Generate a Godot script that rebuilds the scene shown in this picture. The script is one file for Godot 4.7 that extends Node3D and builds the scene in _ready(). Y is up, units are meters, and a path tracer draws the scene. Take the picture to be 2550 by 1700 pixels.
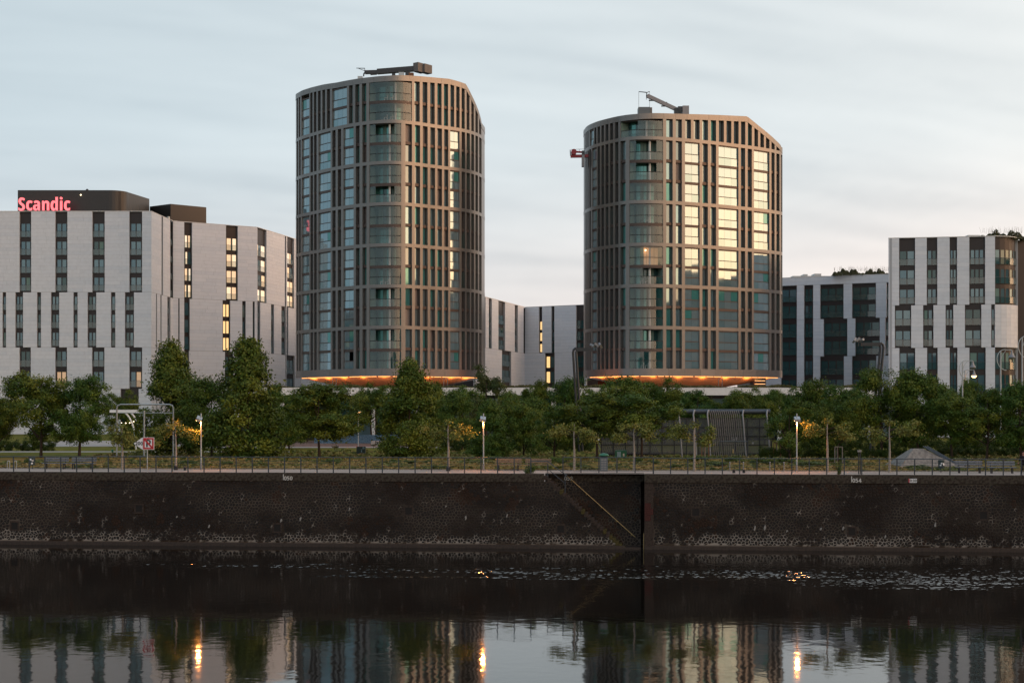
extends Node3D
# Riverside quarter at dusk: quay wall and water in front, park trees, two round towers and pale panelled buildings behind.
# Metres, y up. The promenade is y = 0, the water lies at WATER. The camera looks along -z; "depth" below means -z.

const FOCAL := 3700.0          # focal length in units of the survey drawing (2550 wide)
const EYE := 4.45              # eye height above the promenade
const WATER := -4.98
var taken := {}
var M := {}
var rng := RandomNumberGenerator.new()
var quay := Transform3D()      # frame of the quay: x along the wall, y up, z out over the water


class Geo:
	var v := PackedVector3Array()
	var n := PackedVector3Array()
	var i := PackedInt32Array()
	var c := PackedColorArray()
	var col := Color(1, 1, 1)
	var tint := false

	func put(p: Vector3, q: Vector3) -> int:
		v.append(p)
		n.append(q)
		if tint:
			c.append(col)
		return v.size() - 1

	func tri(a: Vector3, b: Vector3, d: Vector3) -> void:   # counter-clockwise seen from outside
		var q := (b - a).cross(d - a).normalized()
		var k := put(a, q)
		put(b, q)
		put(d, q)
		i.append_array([k, k + 2, k + 1])

	func quad(a: Vector3, b: Vector3, d: Vector3, e: Vector3) -> void:
		var q := (d - a).cross(e - b).normalized()
		quadn(a, b, d, e, q, q, q, q)

	func quadn(a: Vector3, b: Vector3, d: Vector3, e: Vector3, na: Vector3, nb: Vector3, nd: Vector3, ne: Vector3) -> void:
		var k := put(a, na)
		put(b, nb)
		put(d, nd)
		put(e, ne)
		i.append_array([k, k + 2, k + 1, k, k + 3, k + 2])

	func box(o: Vector3, x: Vector3, y: Vector3, z: Vector3) -> void:   # centre and half axes
		quad(o - x - y + z, o + x - y + z, o + x + y + z, o - x + y + z)
		quad(o + x - y - z, o - x - y - z, o - x + y - z, o + x + y - z)
		quad(o + x - y + z, o + x - y - z, o + x + y - z, o + x + y + z)
		quad(o - x - y - z, o - x - y + z, o - x + y + z, o - x + y - z)
		quad(o - x + y + z, o + x + y + z, o + x + y - z, o - x + y - z)
		quad(o - x - y - z, o + x - y - z, o + x - y + z, o - x - y + z)

	func block(lo: Vector3, hi: Vector3) -> void:
		var h := (hi - lo) / 2
		box((lo + hi) / 2, Vector3(h.x, 0, 0), Vector3(0, h.y, 0), Vector3(0, 0, h.z))

	func slab(lo: Vector3, hi: Vector3, b: float) -> void:   # a block whose top edges are chamfered by b
		block(lo, Vector3(hi.x, hi.y - b, hi.z))
		var p := [Vector3(lo.x, hi.y - b, hi.z), Vector3(hi.x, hi.y - b, hi.z), Vector3(hi.x, hi.y - b, lo.z), Vector3(lo.x, hi.y - b, lo.z)]
		var q := [Vector3(lo.x + b, hi.y, hi.z - b), Vector3(hi.x - b, hi.y, hi.z - b), Vector3(hi.x - b, hi.y, lo.z + b), Vector3(lo.x + b, hi.y, lo.z + b)]
		for k in 4:
			quad(p[k], p[(k + 1) % 4], q[(k + 1) % 4], q[k])
		quad(q[0], q[1], q[2], q[3])

	func beam(a: Vector3, b: Vector3, w: float, h: float) -> void:   # a bar with a rectangular section
		var z := (b - a) / 2
		var f := z.normalized()
		var x := (f.cross(Vector3.UP) if absf(f.y) < 0.95 else f.cross(Vector3.RIGHT)).normalized()
		box((a + b) / 2, x * w / 2, f.cross(x).normalized() * h / 2, z)

	func tube(path: Array, r0: float, r1: float, sides := 8, caps := true) -> void:
		var m := path.size()
		var ring := PackedInt32Array()
		var side := Vector3.ZERO
		for k in m:
			var p: Vector3 = path[k]
			var f: Vector3 = (path[mini(k + 1, m - 1)] - path[maxi(k - 1, 0)]).normalized()
			if side == Vector3.ZERO:
				side = (f.cross(Vector3.UP) if absf(f.y) < 0.95 else f.cross(Vector3.RIGHT)).normalized()
			side = (side - f * side.dot(f)).normalized()
			var up := f.cross(side)
			var r := lerpf(r0, r1, float(k) / maxf(1, m - 1))
			for s in sides:
				var a := TAU * s / sides
				var q := side * cos(a) + up * sin(a)
				ring.append(put(p + q * r, q))
		for k in m - 1:
			for s in sides:
				var a := ring[k * sides + s]
				var b := ring[k * sides + (s + 1) % sides]
				var d := ring[(k + 1) * sides + s]
				var e := ring[(k + 1) * sides + (s + 1) % sides]
				i.append_array([a, d, b, b, d, e])
		if caps:
			for end in [0, m - 1]:
				var f: Vector3 = path[0] - path[1] if end == 0 else path[m - 1] - path[m - 2]
				var o := put(path[end], f.normalized())
				var first := v.size()
				for s in sides:
					put(v[ring[end * sides + s]], f.normalized())
				for s in sides:
					if end == 0:
						i.append_array([o, first + s, first + (s + 1) % sides])
					else:
						i.append_array([o, first + (s + 1) % sides, first + s])

	func lathe(profile: Array, o: Vector3, sides := 14) -> void:   # profile of (radius, height), bottom to top
		for k in profile.size() - 1:
			var a: Vector2 = profile[k]
			var b: Vector2 = profile[k + 1]
			var t := (b - a).normalized()
			for s in sides:
				var u := Vector3(cos(TAU * s / sides), 0, sin(TAU * s / sides))
				var w := Vector3(cos(TAU * (s + 1) / sides), 0, sin(TAU * (s + 1) / sides))
				var nu := u * t.y - Vector3.UP * t.x
				var nw := w * t.y - Vector3.UP * t.x
				quadn(o + w * a.x + Vector3.UP * a.y, o + u * a.x + Vector3.UP * a.y, o + u * b.x + Vector3.UP * b.y, o + w * b.x + Vector3.UP * b.y, nw, nu, nu, nw)

	func prism(poly: PackedVector2Array, y0: float, y1: float) -> void:   # footprint as (x, depth), going left to right along the front
		var m := poly.size()
		for k in m:
			var a := poly[k]
			var b := poly[(k + 1) % m]
			quad(Vector3(a.x, y0, -a.y), Vector3(b.x, y0, -b.y), Vector3(b.x, y1, -b.y), Vector3(a.x, y1, -a.y))
		var t := Geometry2D.triangulate_polygon(poly)
		for k in range(0, t.size(), 3):
			for y in [y1]:
				var p := [poly[t[k]], poly[t[k + 1]], poly[t[k + 2]]]
				var q := [Vector3(p[0].x, y, -p[0].y), Vector3(p[1].x, y, -p[1].y), Vector3(p[2].x, y, -p[2].y)]
				if (q[1] - q[0]).cross(q[2] - q[0]).y > 0:
					tri(q[0], q[1], q[2])
				else:
					tri(q[0], q[2], q[1])

	func mesh() -> ArrayMesh:
		var m := ArrayMesh.new()
		add_to(m)
		return m

	func add_to(m: ArrayMesh) -> void:
		if v.is_empty():
			return
		var a := []
		a.resize(Mesh.ARRAY_MAX)
		a[Mesh.ARRAY_VERTEX] = v
		a[Mesh.ARRAY_NORMAL] = n
		a[Mesh.ARRAY_INDEX] = i
		if tint:
			a[Mesh.ARRAY_COLOR] = c
		m.add_surface_from_arrays(Mesh.PRIMITIVE_TRIANGLES, a)


# ---------------------------------------------------------------- naming and tagging
func numbered(s: String) -> String:
	if not taken.has(s):
		taken[s] = 0
		return s
	taken[s] += 1
	return "%s_%03d" % [s, taken[s]]


func thing(called: String, label: String, category: String, t := Transform3D(), group := "") -> Node3D:
	var o := Node3D.new()
	o.name = numbered(called)
	add_child(o)
	o.transform = t
	tag(o, label, category, group)
	return o


func tag(o: Node, label: String, category: String, group := "", kind := "") -> void:
	if label:
		o.set_meta("label", label)
	if category:
		o.set_meta("category", category)
	if group:
		o.set_meta("group", group)
	if kind:
		o.set_meta("kind", kind)


func part(called: String, g, m: Material, parent: Node3D, at := Vector3.ZERO) -> MeshInstance3D:
	var o := MeshInstance3D.new()
	o.name = called
	o.mesh = g.mesh() if g is Geo else g
	o.material_override = m
	o.position = at
	parent.add_child(o, true)
	return o


func joined(called: String, geos: Array, mats: Array, parent: Node3D, at := Vector3.ZERO) -> void:   # what is past the count, as one part
	var m := ArrayMesh.new()
	for k in geos.size():
		if not geos[k].v.is_empty():
			geos[k].add_to(m)
			m.surface_set_material(m.get_surface_count() - 1, mats[k])
	if m.get_surface_count():
		var o := part(called, m, null, parent, at)
		o.set_meta("kind", "stuff")


func struct_mesh(called: String, g, m: Material, t := Transform3D()) -> MeshInstance3D:
	var o := MeshInstance3D.new()
	o.name = numbered(called)
	o.mesh = g.mesh() if g is Geo else g
	o.material_override = m
	o.transform = t
	add_child(o)
	o.set_meta("kind", "structure")
	return o


func copy(o: Node3D, t: Transform3D, label := "", group := "") -> Node3D:
	var base := String(o.name)
	if base.length() > 4 and base[base.length() - 4] == "_" and base.right(3).is_valid_int():
		base = base.left(base.length() - 4)
	var r: Node3D = o.duplicate()
	r.name = numbered(base)
	add_child(r)
	r.transform = t
	if label:
		r.set_meta("label", label)
	if group:
		r.set_meta("group", group)
	return r


func ax(px: float, depth: float) -> float:      # survey drawing: across
	return (px - 1275.0) / FOCAL * depth


func ay(py: float, depth: float) -> float:      # survey drawing: height
	return EYE + (1015.0 - py) / FOCAL * depth


func gd(py: float) -> float:                    # depth of a point of the level ground
	return EYE * FOCAL / (py - 1015.0)


func spot(px: float, depth: float, y := 0.0) -> Vector3:
	return Vector3(ax(px, depth), y, -depth)


func on_quay(px: float, w: float, y := 0.0) -> Vector3:   # a point on the promenade, w metres inland of the wall
	var r := (px - 1275.0) / FOCAL
	var o := quay.origin - quay.basis.z * w
	var t := quay.basis.x
	var k := (r * -o.z - o.x) / (t.x + r * t.z)
	return o + t * k + Vector3.UP * y


# ---------------------------------------------------------------- materials
func noise_tex(freq: float, octaves: int, ramp: Array, sd: int, size := 512, kind := FastNoiseLite.TYPE_SIMPLEX_SMOOTH, normal := false) -> NoiseTexture2D:
	var f := FastNoiseLite.new()
	f.noise_type = kind
	f.seed = sd
	f.frequency = freq
	f.fractal_octaves = octaves
	var t := NoiseTexture2D.new()
	t.width = size
	t.height = size
	t.seamless = true
	t.noise = f
	if normal:
		t.as_normal_map = true
		t.bump_strength = 4.0
	elif ramp:
		var g := Gradient.new()
		g.offsets = PackedFloat32Array(ramp.map(func(e): return e[0]))
		g.colors = PackedColorArray(ramp.map(func(e): return e[1]))
		t.color_ramp = g
	return t


func grey(a: float) -> Color:
	return Color(a, a, a)


func mat(called: String, c: Color, rough := 0.8, metal := 0.0, spec := 0.5, tex: Texture2D = null, scale := 1.0) -> StandardMaterial3D:
	var m := StandardMaterial3D.new()
	m.resource_name = called
	m.albedo_color = c.linear_to_srgb()
	m.roughness = rough
	m.metallic = metal
	m.metallic_specular = spec
	if tex:
		m.albedo_texture = tex
		m.uv1_triplanar = true
		m.uv1_world_triplanar = true
		m.uv1_scale = Vector3.ONE * scale
	M[called] = m
	return m


func relief(m: StandardMaterial3D, tex: Texture2D, centimetres: float) -> void:
	m.heightmap_enabled = true
	m.heightmap_texture = tex
	m.heightmap_scale = centimetres


func glowing(called: String, c: Color, energy: float) -> StandardMaterial3D:
	var m := mat(called, Color(0.6, 0.5, 0.4), 0.5)
	m.emission_enabled = true
	m.emission = c.linear_to_srgb()
	m.emission_energy_multiplier = energy
	return m


func make_materials() -> void:
	var mottle := noise_tex(0.012, 4, [[0.0, grey(0.95)], [0.5, grey(0.98)], [1.0, grey(1.0)]], 3)
	var blotch := noise_tex(0.02, 5, [[0.0, grey(0.55)], [0.45, grey(0.8)], [1.0, grey(1.0)]], 7)
	var grain := noise_tex(0.15, 3, [], 11)
	# pale stone-ceramic cladding, a few batches
	for k in 4:
		mat("panel%d" % k, [Color(0.615, 0.655, 0.715), Color(0.635, 0.67, 0.725), Color(0.585, 0.63, 0.695), Color(0.62, 0.655, 0.71)][k], 0.55, 0.0, 0.5, mottle, 0.11 + 0.03 * k)
	mat("panel_joint", Color(0.36, 0.375, 0.40), 0.8)
	mat("render_white", Color(0.70, 0.70, 0.70), 0.75, 0.0, 0.4, mottle, 0.2)
	mat("dark_cladding", Color(0.022, 0.017, 0.018), 0.45, 0.2, 0.5, mottle, 0.3)
	mat("roof_felt", Color(0.10, 0.10, 0.10), 0.9)
	mat("penthouse", Color(0.045, 0.043, 0.042), 0.4, 0.5, 0.5, mottle, 0.2)
	# towers: bronze-grey anodised metal and coated glass
	mat("bronze", Color(0.190, 0.181, 0.173), 0.36, 0.62, 0.5, mottle, 0.13)
	mat("bronze1", Color(0.205, 0.195, 0.186), 0.38, 0.6, 0.5, mottle, 0.11)
	mat("bronze2", Color(0.176, 0.168, 0.161), 0.34, 0.62, 0.5, mottle, 0.15)
	mat("bronze_dark", Color(0.075, 0.055, 0.048), 0.45, 0.45, 0.5, mottle, 0.17)
	mat("tower_core", Color(0.02, 0.025, 0.026), 0.6)
	mat("blind", Color(0.16, 0.14, 0.135), 0.45, 0.4, 0.5)
	mat("curtain", Color(0.13, 0.215, 0.195), 0.9)
	mat("room_glass", Color(0.07, 0.25, 0.24), 0.04, 0.42, 0.6)
	mat("column_white", Color(0.6, 0.62, 0.62), 0.6)
	for k in 3:
		mat("coated_glass%d" % k, [Color(0.235, 0.345, 0.39), Color(0.26, 0.36, 0.395), Color(0.20, 0.315, 0.35)][k], 0.03, 0.60, 0.6)
	mat("slot_glass", Color(0.17, 0.215, 0.225), 0.03, 0.5, 0.6)
	for k in 2:
		mat("window_glass%d" % k, [Color(0.075, 0.15, 0.185), Color(0.11, 0.19, 0.22)][k], 0.03, 0.42, 0.6)
	mat("dark_glass", Color(0.025, 0.075, 0.08), 0.04, 0.25, 0.6)
	var p := mat("loggia_glass", Color(0.006, 0.060, 0.064, 0.5), 0.02, 0.0, 0.7)
	p.albedo_color.a = 0.50
	p.transparency = BaseMaterial3D.TRANSPARENCY_ALPHA
	p = mat("balustrade_glass", Color(0.03, 0.10, 0.105, 0.35), 0.03, 0.0, 0.7)
	p.albedo_color.a = 0.35
	p.transparency = BaseMaterial3D.TRANSPARENCY_ALPHA
	glowing("amber_glow", Color(1.0, 0.62, 0.22), 0.9)  # warm emission; on the hotel stair strip it paints a sunset reflection
	glowing("lit_cream0", Color(1.0, 0.78, 0.50), 0.78)  # emission standing in for the sunset mirrored in the hotel wing panes
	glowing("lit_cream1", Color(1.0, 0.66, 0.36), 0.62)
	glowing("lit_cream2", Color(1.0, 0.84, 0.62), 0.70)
	glowing("lit_room_soft", Color(1.0, 0.50, 0.18), 0.22)
	glowing("led_orange", Color(1.0, 0.40, 0.09), 1.7)
	glowing("lamp_glow", Color(1.0, 0.56, 0.20), 7.0)
	glowing("sign_red", Color(1.0, 0.03, 0.10), 1.3)
	glowing("spark", Color(1.0, 0.8, 0.5), 6.0)
	# quay
	var basalt := noise_tex(0.03, 4, [[0.0, grey(0.45)], [0.5, grey(0.75)], [1.0, grey(1.0)]], 23)
	for k in 4:
		var s := mat("basalt%d" % k, [Color(0.018, 0.012, 0.010), Color(0.026, 0.015, 0.010), Color(0.014, 0.0105, 0.0095), Color(0.028, 0.018, 0.013)][k], 0.75, 0.0, 0.45, basalt, 0.9)
		relief(s, grain, 0.6)
	var ru := mat("basalt4", Color(0.052, 0.024, 0.013), 0.8, 0.0, 0.4, basalt, 0.9)
	relief(ru, grain, 0.6)
	var mo := mat("mortar", Color(1, 1, 1), 0.95, 0.0, 0.3)
	mo.vertex_color_use_as_albedo = true
	var cp := mat("coping", Color(0.066, 0.057, 0.050), 0.9, 0.0, 0.4, noise_tex(0.02, 5, [[0.0, Color(0.35, 0.32, 0.28)], [0.4, Color(0.72, 0.68, 0.62)], [0.62, Color(0.95, 0.93, 0.9)], [1.0, Color(0.7, 0.78, 0.6)]], 31), 0.35)
	relief(cp, grain, 0.12)
	mat("quay_brick", Color(0.062, 0.045, 0.037), 0.9, 0.0, 0.4, blotch, 0.6)
	mat("quay_moss", Color(0.095, 0.08, 0.03), 0.95, 0.0, 0.3, blotch, 0.8)
	mat("quay_red", Color(0.085, 0.026, 0.022), 0.85, 0.0, 0.4, blotch, 0.8)
	mat("lime", Color(0.42, 0.41, 0.39), 0.95, 0.0, 0.3, blotch, 1.5)
	mat("wet_ledge", Color(0.045, 0.028, 0.020), 0.6, 0.0, 0.5, blotch, 0.4)
	mat("hole_shade", Color(0.008, 0.007, 0.007), 0.9)
	mat("paint_white", Color(0.5, 0.5, 0.48), 0.8)
	mat("paint_yellow", Color(0.42, 0.30, 0.13), 0.55)
	mat("steel_blue", Color(0.055, 0.068, 0.082), 0.45, 0.5)
	mat("galvanised", Color(0.36, 0.40, 0.42), 0.42, 0.5)
	mat("steel_dark", Color(0.035, 0.040, 0.046), 0.4, 0.5)
	mat("pole_grey", Color(0.22, 0.22, 0.23), 0.5, 0.3)
	# ground
	var pv := mat("paving", Color(0.36, 0.31, 0.27), 0.85, 0.0, 0.4, mottle, 0.25)
	relief(pv, grain, 0.2)
	mat("kerbstone", Color(0.30, 0.28, 0.26), 0.85, 0.0, 0.4, blotch, 0.5)
	var g := mat("dry_lawn", Color(1, 1, 1), 1.0, 0.0, 0.2, noise_tex(0.012, 5, [[0.0, Color(0.27, 0.29, 0.11)], [0.4, Color(0.40, 0.36, 0.16)], [0.6, Color(0.52, 0.42, 0.22)], [1.0, Color(0.47, 0.38, 0.22)]], 41), 0.05)
	relief(g, grain, 4.0)
	g = mat("park_lawn", Color(1, 1, 1), 1.0, 0.0, 0.2, noise_tex(0.014, 5, [[0.0, Color(0.27, 0.30, 0.11)], [0.5, Color(0.38, 0.38, 0.15)], [1.0, Color(0.46, 0.41, 0.20)]], 43), 0.06)
	relief(g, grain, 4.0)
	mat("park_concrete", Color(0.34, 0.32, 0.30), 0.9, 0.0, 0.4, mottle, 0.2)
	mat("red_paving", Color(0.22, 0.13, 0.10), 0.9, 0.0, 0.4, blotch, 0.15)
	var w := mat("river", Color(0.006, 0.005, 0.004), 0.042, 0.0, 0.385)
	w.uv1_triplanar = true
	w.uv1_world_triplanar = true
	w.uv1_scale = Vector3(0.055, 0.055, 0.055)
	relief(w, noise_tex(0.03, 3, [], 51), 0.24)
	# plants
	var lf := mat("leaves", Color(1, 1, 1), 0.6, 0.0, 0.35)
	lf.vertex_color_use_as_albedo = true
	lf.backlight_enabled = true
	lf.backlight = Color(0.45, 0.5, 0.25)
	for k in 4:
		var lv := mat("leaves%d" % k, [Color(1.0, 1.0, 0.75), Color(0.70, 0.86, 0.66), Color(1.0, 0.92, 0.55), Color(0.44, 0.50, 0.38)][k], 0.6, 0.0, 0.35)  # the last tint carries painted shade for hedges and undergrowth
		lv.vertex_color_use_as_albedo = true
		lv.backlight_enabled = true
		lv.backlight = Color(0.4, 0.45, 0.2)
	mat("bark", Color(0.075, 0.055, 0.042), 0.95, 0.0, 0.3, blotch, 1.5)
	mat("bark_pale", Color(0.36, 0.32, 0.28), 0.9, 0.0, 0.3, noise_tex(0.05, 4, [[0.0, grey(0.45)], [0.45, grey(0.9)], [1.0, grey(1.0)]], 61), 2.0)
	# furniture
	mat("bench_wood", Color(0.26, 0.19, 0.14), 0.7, 0.0, 0.4, blotch, 1.2)
	mat("bench_grey", Color(0.20, 0.22, 0.26), 0.6, 0.0, 0.4, blotch, 1.2)
	mat("cast_iron", Color(0.018, 0.018, 0.02), 0.6, 0.3)
	mat("bin_green", Color(0.03, 0.16, 0.10), 0.5)
	mat("bin_grey", Color(0.10, 0.125, 0.14), 0.55)
	mat("box_green", Color(0.01, 0.12, 0.07), 0.55)
	mat("box_dark", Color(0.012, 0.03, 0.032), 0.55)
	mat("graffiti_blue", Color(0.22, 0.36, 0.45), 0.7)
	mat("sign_white", Color(0.72, 0.74, 0.76), 0.5)
	mat("sign_red_paint", Color(0.45, 0.012, 0.018), 0.5)
	mat("sign_black", Color(0.01, 0.01, 0.01), 0.5)
	mat("stake_wood", Color(0.28, 0.15, 0.09), 0.8, 0.0, 0.3, blotch, 1.3)
	mat("weathered_wood", Color(0.25, 0.23, 0.215), 0.85, 0.0, 0.3, blotch, 1.1)
	mat("court_mesh", Color(0.085, 0.092, 0.10), 0.7)
	mat("ramp_concrete", Color(0.30, 0.27, 0.24), 0.9, 0.0, 0.4, blotch, 0.3)
	mat("crane_red", Color(0.28, 0.02, 0.03), 0.5)
	mat("graffiti_wall", Color(1, 1, 1), 0.8, 0.0, 0.4, noise_tex(0.03, 3, [[0.0, Color(0.1, 0.13, 0.2)], [0.4, Color(0.2, 0.36, 0.48)], [0.6, Color(0.45, 0.55, 0.62)], [1.0, Color(0.12, 0.14, 0.24)]], 71), 0.5)
	mat("far_brick", Color(0.075, 0.065, 0.06), 0.85, 0.0, 0.4, mottle, 0.1)
	var sk := mat("figure", Color(1, 1, 1), 0.8, 0.0, 0.3)
	sk.vertex_color_use_as_albedo = true


# ---------------------------------------------------------------- camera, sky, sun
func smooth(a: float, b: float, x: float) -> float:
	return smoothstep(a, b, x)


func make_view() -> void:
	var cam := Camera3D.new()
	cam.name = "camera"
	cam.projection = Camera3D.PROJECTION_FRUSTUM
	cam.near = 0.1
	cam.far = 4000.0
	cam.size = 1700.0 / FOCAL * cam.near          # height of the frame at the near plane
	cam.frustum_offset = Vector2(0, (1015.0 - 850.0) / FOCAL * cam.near)
	cam.position = Vector3(0, EYE, 0)
	add_child(cam)
	cam.current = true

	var sun := DirectionalLight3D.new()
	sun.name = "sun"
	sun.light_energy = 0.17
	sun.light_color = Color(1.0, 0.62, 0.36)
	sun.light_angular_distance = 46.0
	sun.shadow_enabled = true
	var az := deg_to_rad(SUN_AZ)
	var el := deg_to_rad(12.0)
	var towards := Vector3(sin(az) * cos(el), sin(el), -cos(az) * cos(el))
	sun.basis = Basis.looking_at(-towards, Vector3.UP)
	add_child(sun)

	var env := Environment.new()
	env.background_mode = Environment.BG_SKY
	env.tonemap_mode = Environment.TONE_MAPPER_LINEAR
	env.tonemap_exposure = 1.12
	env.sdfgi_enabled = true
	env.ssao_enabled = true
	env.ssil_enabled = true
	var sky := Sky.new()
	var pm := PanoramaSkyMaterial.new()
	pm.panorama = ImageTexture.create_from_image(sky_image())
	pm.filter = true
	sky.sky_material = pm
	env.sky = sky
	var we := WorldEnvironment.new()
	we.name = "world"
	we.environment = env
	add_child(we)


const SUN_AZ := 106.0     # degrees to the right of the view


func sky_image() -> Image:
	var w := 2048
	var h := 1024
	var data := PackedFloat32Array()
	data.resize(w * h * 3)
	var f := FastNoiseLite.new()
	f.noise_type = FastNoiseLite.TYPE_SIMPLEX_SMOOTH
	f.seed = 5
	f.frequency = 1.0
	f.fractal_octaves = 5
	f.fractal_gain = 0.55
	var sx := sin(deg_to_rad(SUN_AZ))
	var sz := -cos(deg_to_rad(SUN_AZ))
	for y in h:
		var el := (0.5 - (y + 0.5) / h) * PI
		if el < -0.02:
			for x in w:
				var k0 := (y * w + x) * 3
				data[k0] = 0.20
				data[k0 + 1] = 0.19
				data[k0 + 2] = 0.18
			continue
		var deg := rad_to_deg(maxf(el, 0.0))
		var ce := cos(el)
		var se := sin(el)
		var low := 1.0 - smooth(0.0, 11.0, deg)
		var high := smooth(12.0, 65.0, deg)
		for x in w:
			var a := (x + 0.5) / w * TAU                            # bearing, clockwise from the view
			var dx := sin(a) * ce
			var dz := -cos(a) * ce
			var toward := dx * sx + dz * sz                     # cosine to the sunset's bearing
			# clear air: blue-grey, rosier towards the horizon and towards the sunset
			var r := lerpf(0.645, 0.36, high)
			var g := lerpf(0.712, 0.48, high)
			var b := lerpf(0.742, 0.63, high)
			var rose := clampf(low * (0.95 + 0.7 * toward), 0.0, 1.0)
			r = lerpf(r, 0.87, rose)
			g = lerpf(g, 0.745, rose)
			b = lerpf(b, 0.685, rose)
			var t := 1.03 + 0.28 * toward
			r *= t * (1.03 + 0.15 * toward)
			g *= t
			b *= t * (0.98 - 0.10 * toward)
			# thin drawn-out veils of cloud on a layer overhead
			var q := 1.0 / (se + 0.13)
			var px := dx * q
			var pz := dz * q
			var rot := px * 0.35 + pz
			var c := f.get_noise_3d(px * 0.55, rot * 2.3, 3.7) * 0.75 + f.get_noise_3d(px * 2.0 + 9.0, rot * 7.0, 1.3) * 0.35
			var veil := clampf(c * 1.2 + 0.12, -0.5, 1.0)
			var amt := (0.13 if veil > 0 else 0.20) * veil * smooth(-0.5, 4.0, deg)
			r *= 1.0 + amt * 1.05
			g *= 1.0 + amt * 0.92
			b *= 1.0 + amt * 0.80
			# the afterglow where the sun went down
			var off := acos(clampf((dx * sx + dz * sz) / maxf(ce, 0.001), -1.0, 1.0))
			var spread := exp(-pow(rad_to_deg(off) / 42.0, 2.0))
			var glow := spread * exp(-pow(deg / 25.0, 1.7))
			var ember := spread * exp(-pow(deg / 6.0, 2.0))
			r += glow * 3.5 + ember * 0.5
			g += glow * 2.15 - ember * 0.25
			b += glow * 1.08 - ember * 0.55
			var k := (y * w + x) * 3
			data[k] = r
			data[k + 1] = g
			data[k + 2] = maxf(b, 0.1)
	return Image.create_from_data(w, h, false, Image.FORMAT_RGBF, data.to_byte_array())


# ---------------------------------------------------------------- round towers
class Plan:                     # closed smooth footprint, measured along its length
	var p := PackedVector2Array()
	var s := PackedFloat32Array()
	var total := 0.0
	var centre := Vector2.ZERO

	func _init(ctrl: Array) -> void:
		var m := ctrl.size()
		for k in m:
			for j in 24:
				var t := j / 24.0
				p.append(ctrl[k].cubic_interpolate(ctrl[(k + 1) % m], ctrl[(k + m - 1) % m], ctrl[(k + 2) % m], t))
		s.append(0.0)
		for k in range(1, p.size() + 1):
			s.append(s[k - 1] + p[k % p.size()].distance_to(p[k - 1]))
		total = s[p.size()]
		for q in p:
			centre += q / p.size()

	func find(at: float) -> int:
		var lo := 0
		var hi := p.size()
		while hi - lo > 1:
			var mid := (lo + hi) >> 1
			if s[mid] <= at:
				lo = mid
			else:
				hi = mid
		return lo

	func pos(at: float, off := 0.0) -> Vector2:
		at = fposmod(at, total)
		var k := find(at)
		var a := p[k]
		var b := p[(k + 1) % p.size()]
		var q := a.lerp(b, (at - s[k]) / maxf(s[k + 1] - s[k], 1e-6))
		return q + normal(at) * off if off != 0.0 else q

	func normal(at: float) -> Vector2:
		at = fposmod(at, total)
		var m := p.size()
		var k := find(at)
		var f := (at - s[k]) / maxf(s[k + 1] - s[k], 1e-6)
		var t0 := p[(k + 1) % m] - p[(k + m - 1) % m]
		var t1 := p[(k + 2) % m] - p[k]
		var t := t0.normalized().lerp(t1.normalized(), f).normalized()
		return Vector2(t.y, -t.x)

	func seen(px: float) -> float:      # where the line of sight at that bearing first meets the front
		var r := (px - 1275.0) / 3700.0
		var m := p.size()
		var best := -1.0
		var near := 1e9
		for k in m:
			var a := p[k]
			var b := p[(k + 1) % m]
			var fa := a.x - r * a.y
			var fb := b.x - r * b.y
			if fa <= 0 and fb > 0:
				var f := fa / (fa - fb)
				var d := lerpf(a.y, b.y, f)
				if d < near:
					near = d
					best = s[k] + f * (s[k + 1] - s[k])
		if best < 0.0:                  # just past the outline: the outline itself
			var worst := 1e9
			for k in m:
				var e := absf(p[k].x - r * p[k].y)
				if e < worst:
					worst = e
					best = s[k]
		return best


func v3(q: Vector2, y: float) -> Vector3:
	return Vector3(q.x, y, -q.y)


func n3(q: Vector2) -> Vector3:
	return Vector3(q.x, 0, -q.y)


func shell(g: Geo, pl: Plan, s0: float, s1: float, y0: Callable, y1: Callable, outer: float, inner: float, step := 0.7, ends := true) -> void:
	var m := maxi(1, ceili((s1 - s0) / step))
	for k in m:
		var a := lerpf(s0, s1, float(k) / m)
		var b := lerpf(s0, s1, float(k + 1) / m)
		var na := n3(pl.normal(a))
		var nb := n3(pl.normal(b))
		var ya0: float = y0.call(a)
		var yb0: float = y0.call(b)
		var ya1: float = maxf(y1.call(a), ya0)
		var yb1: float = maxf(y1.call(b), yb0)
		var oa := pl.pos(a, outer)
		var ob := pl.pos(b, outer)
		var ia := pl.pos(a, inner)
		var ib := pl.pos(b, inner)
		g.quadn(v3(oa, ya0), v3(ob, yb0), v3(ob, yb1), v3(oa, ya1), na, nb, nb, na)
		g.quad(v3(oa, ya1), v3(ob, yb1), v3(ib, yb1), v3(ia, ya1))
		g.quad(v3(ia, ya0), v3(ib, yb0), v3(ob, yb0), v3(oa, ya0))
		if ends and k == 0:
			g.quad(v3(ia, ya0), v3(oa, ya0), v3(oa, ya1), v3(ia, ya1))
		if ends and k == m - 1:
			g.quad(v3(ob, yb0), v3(ib, yb0), v3(ib, yb1), v3(ob, yb1))


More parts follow.
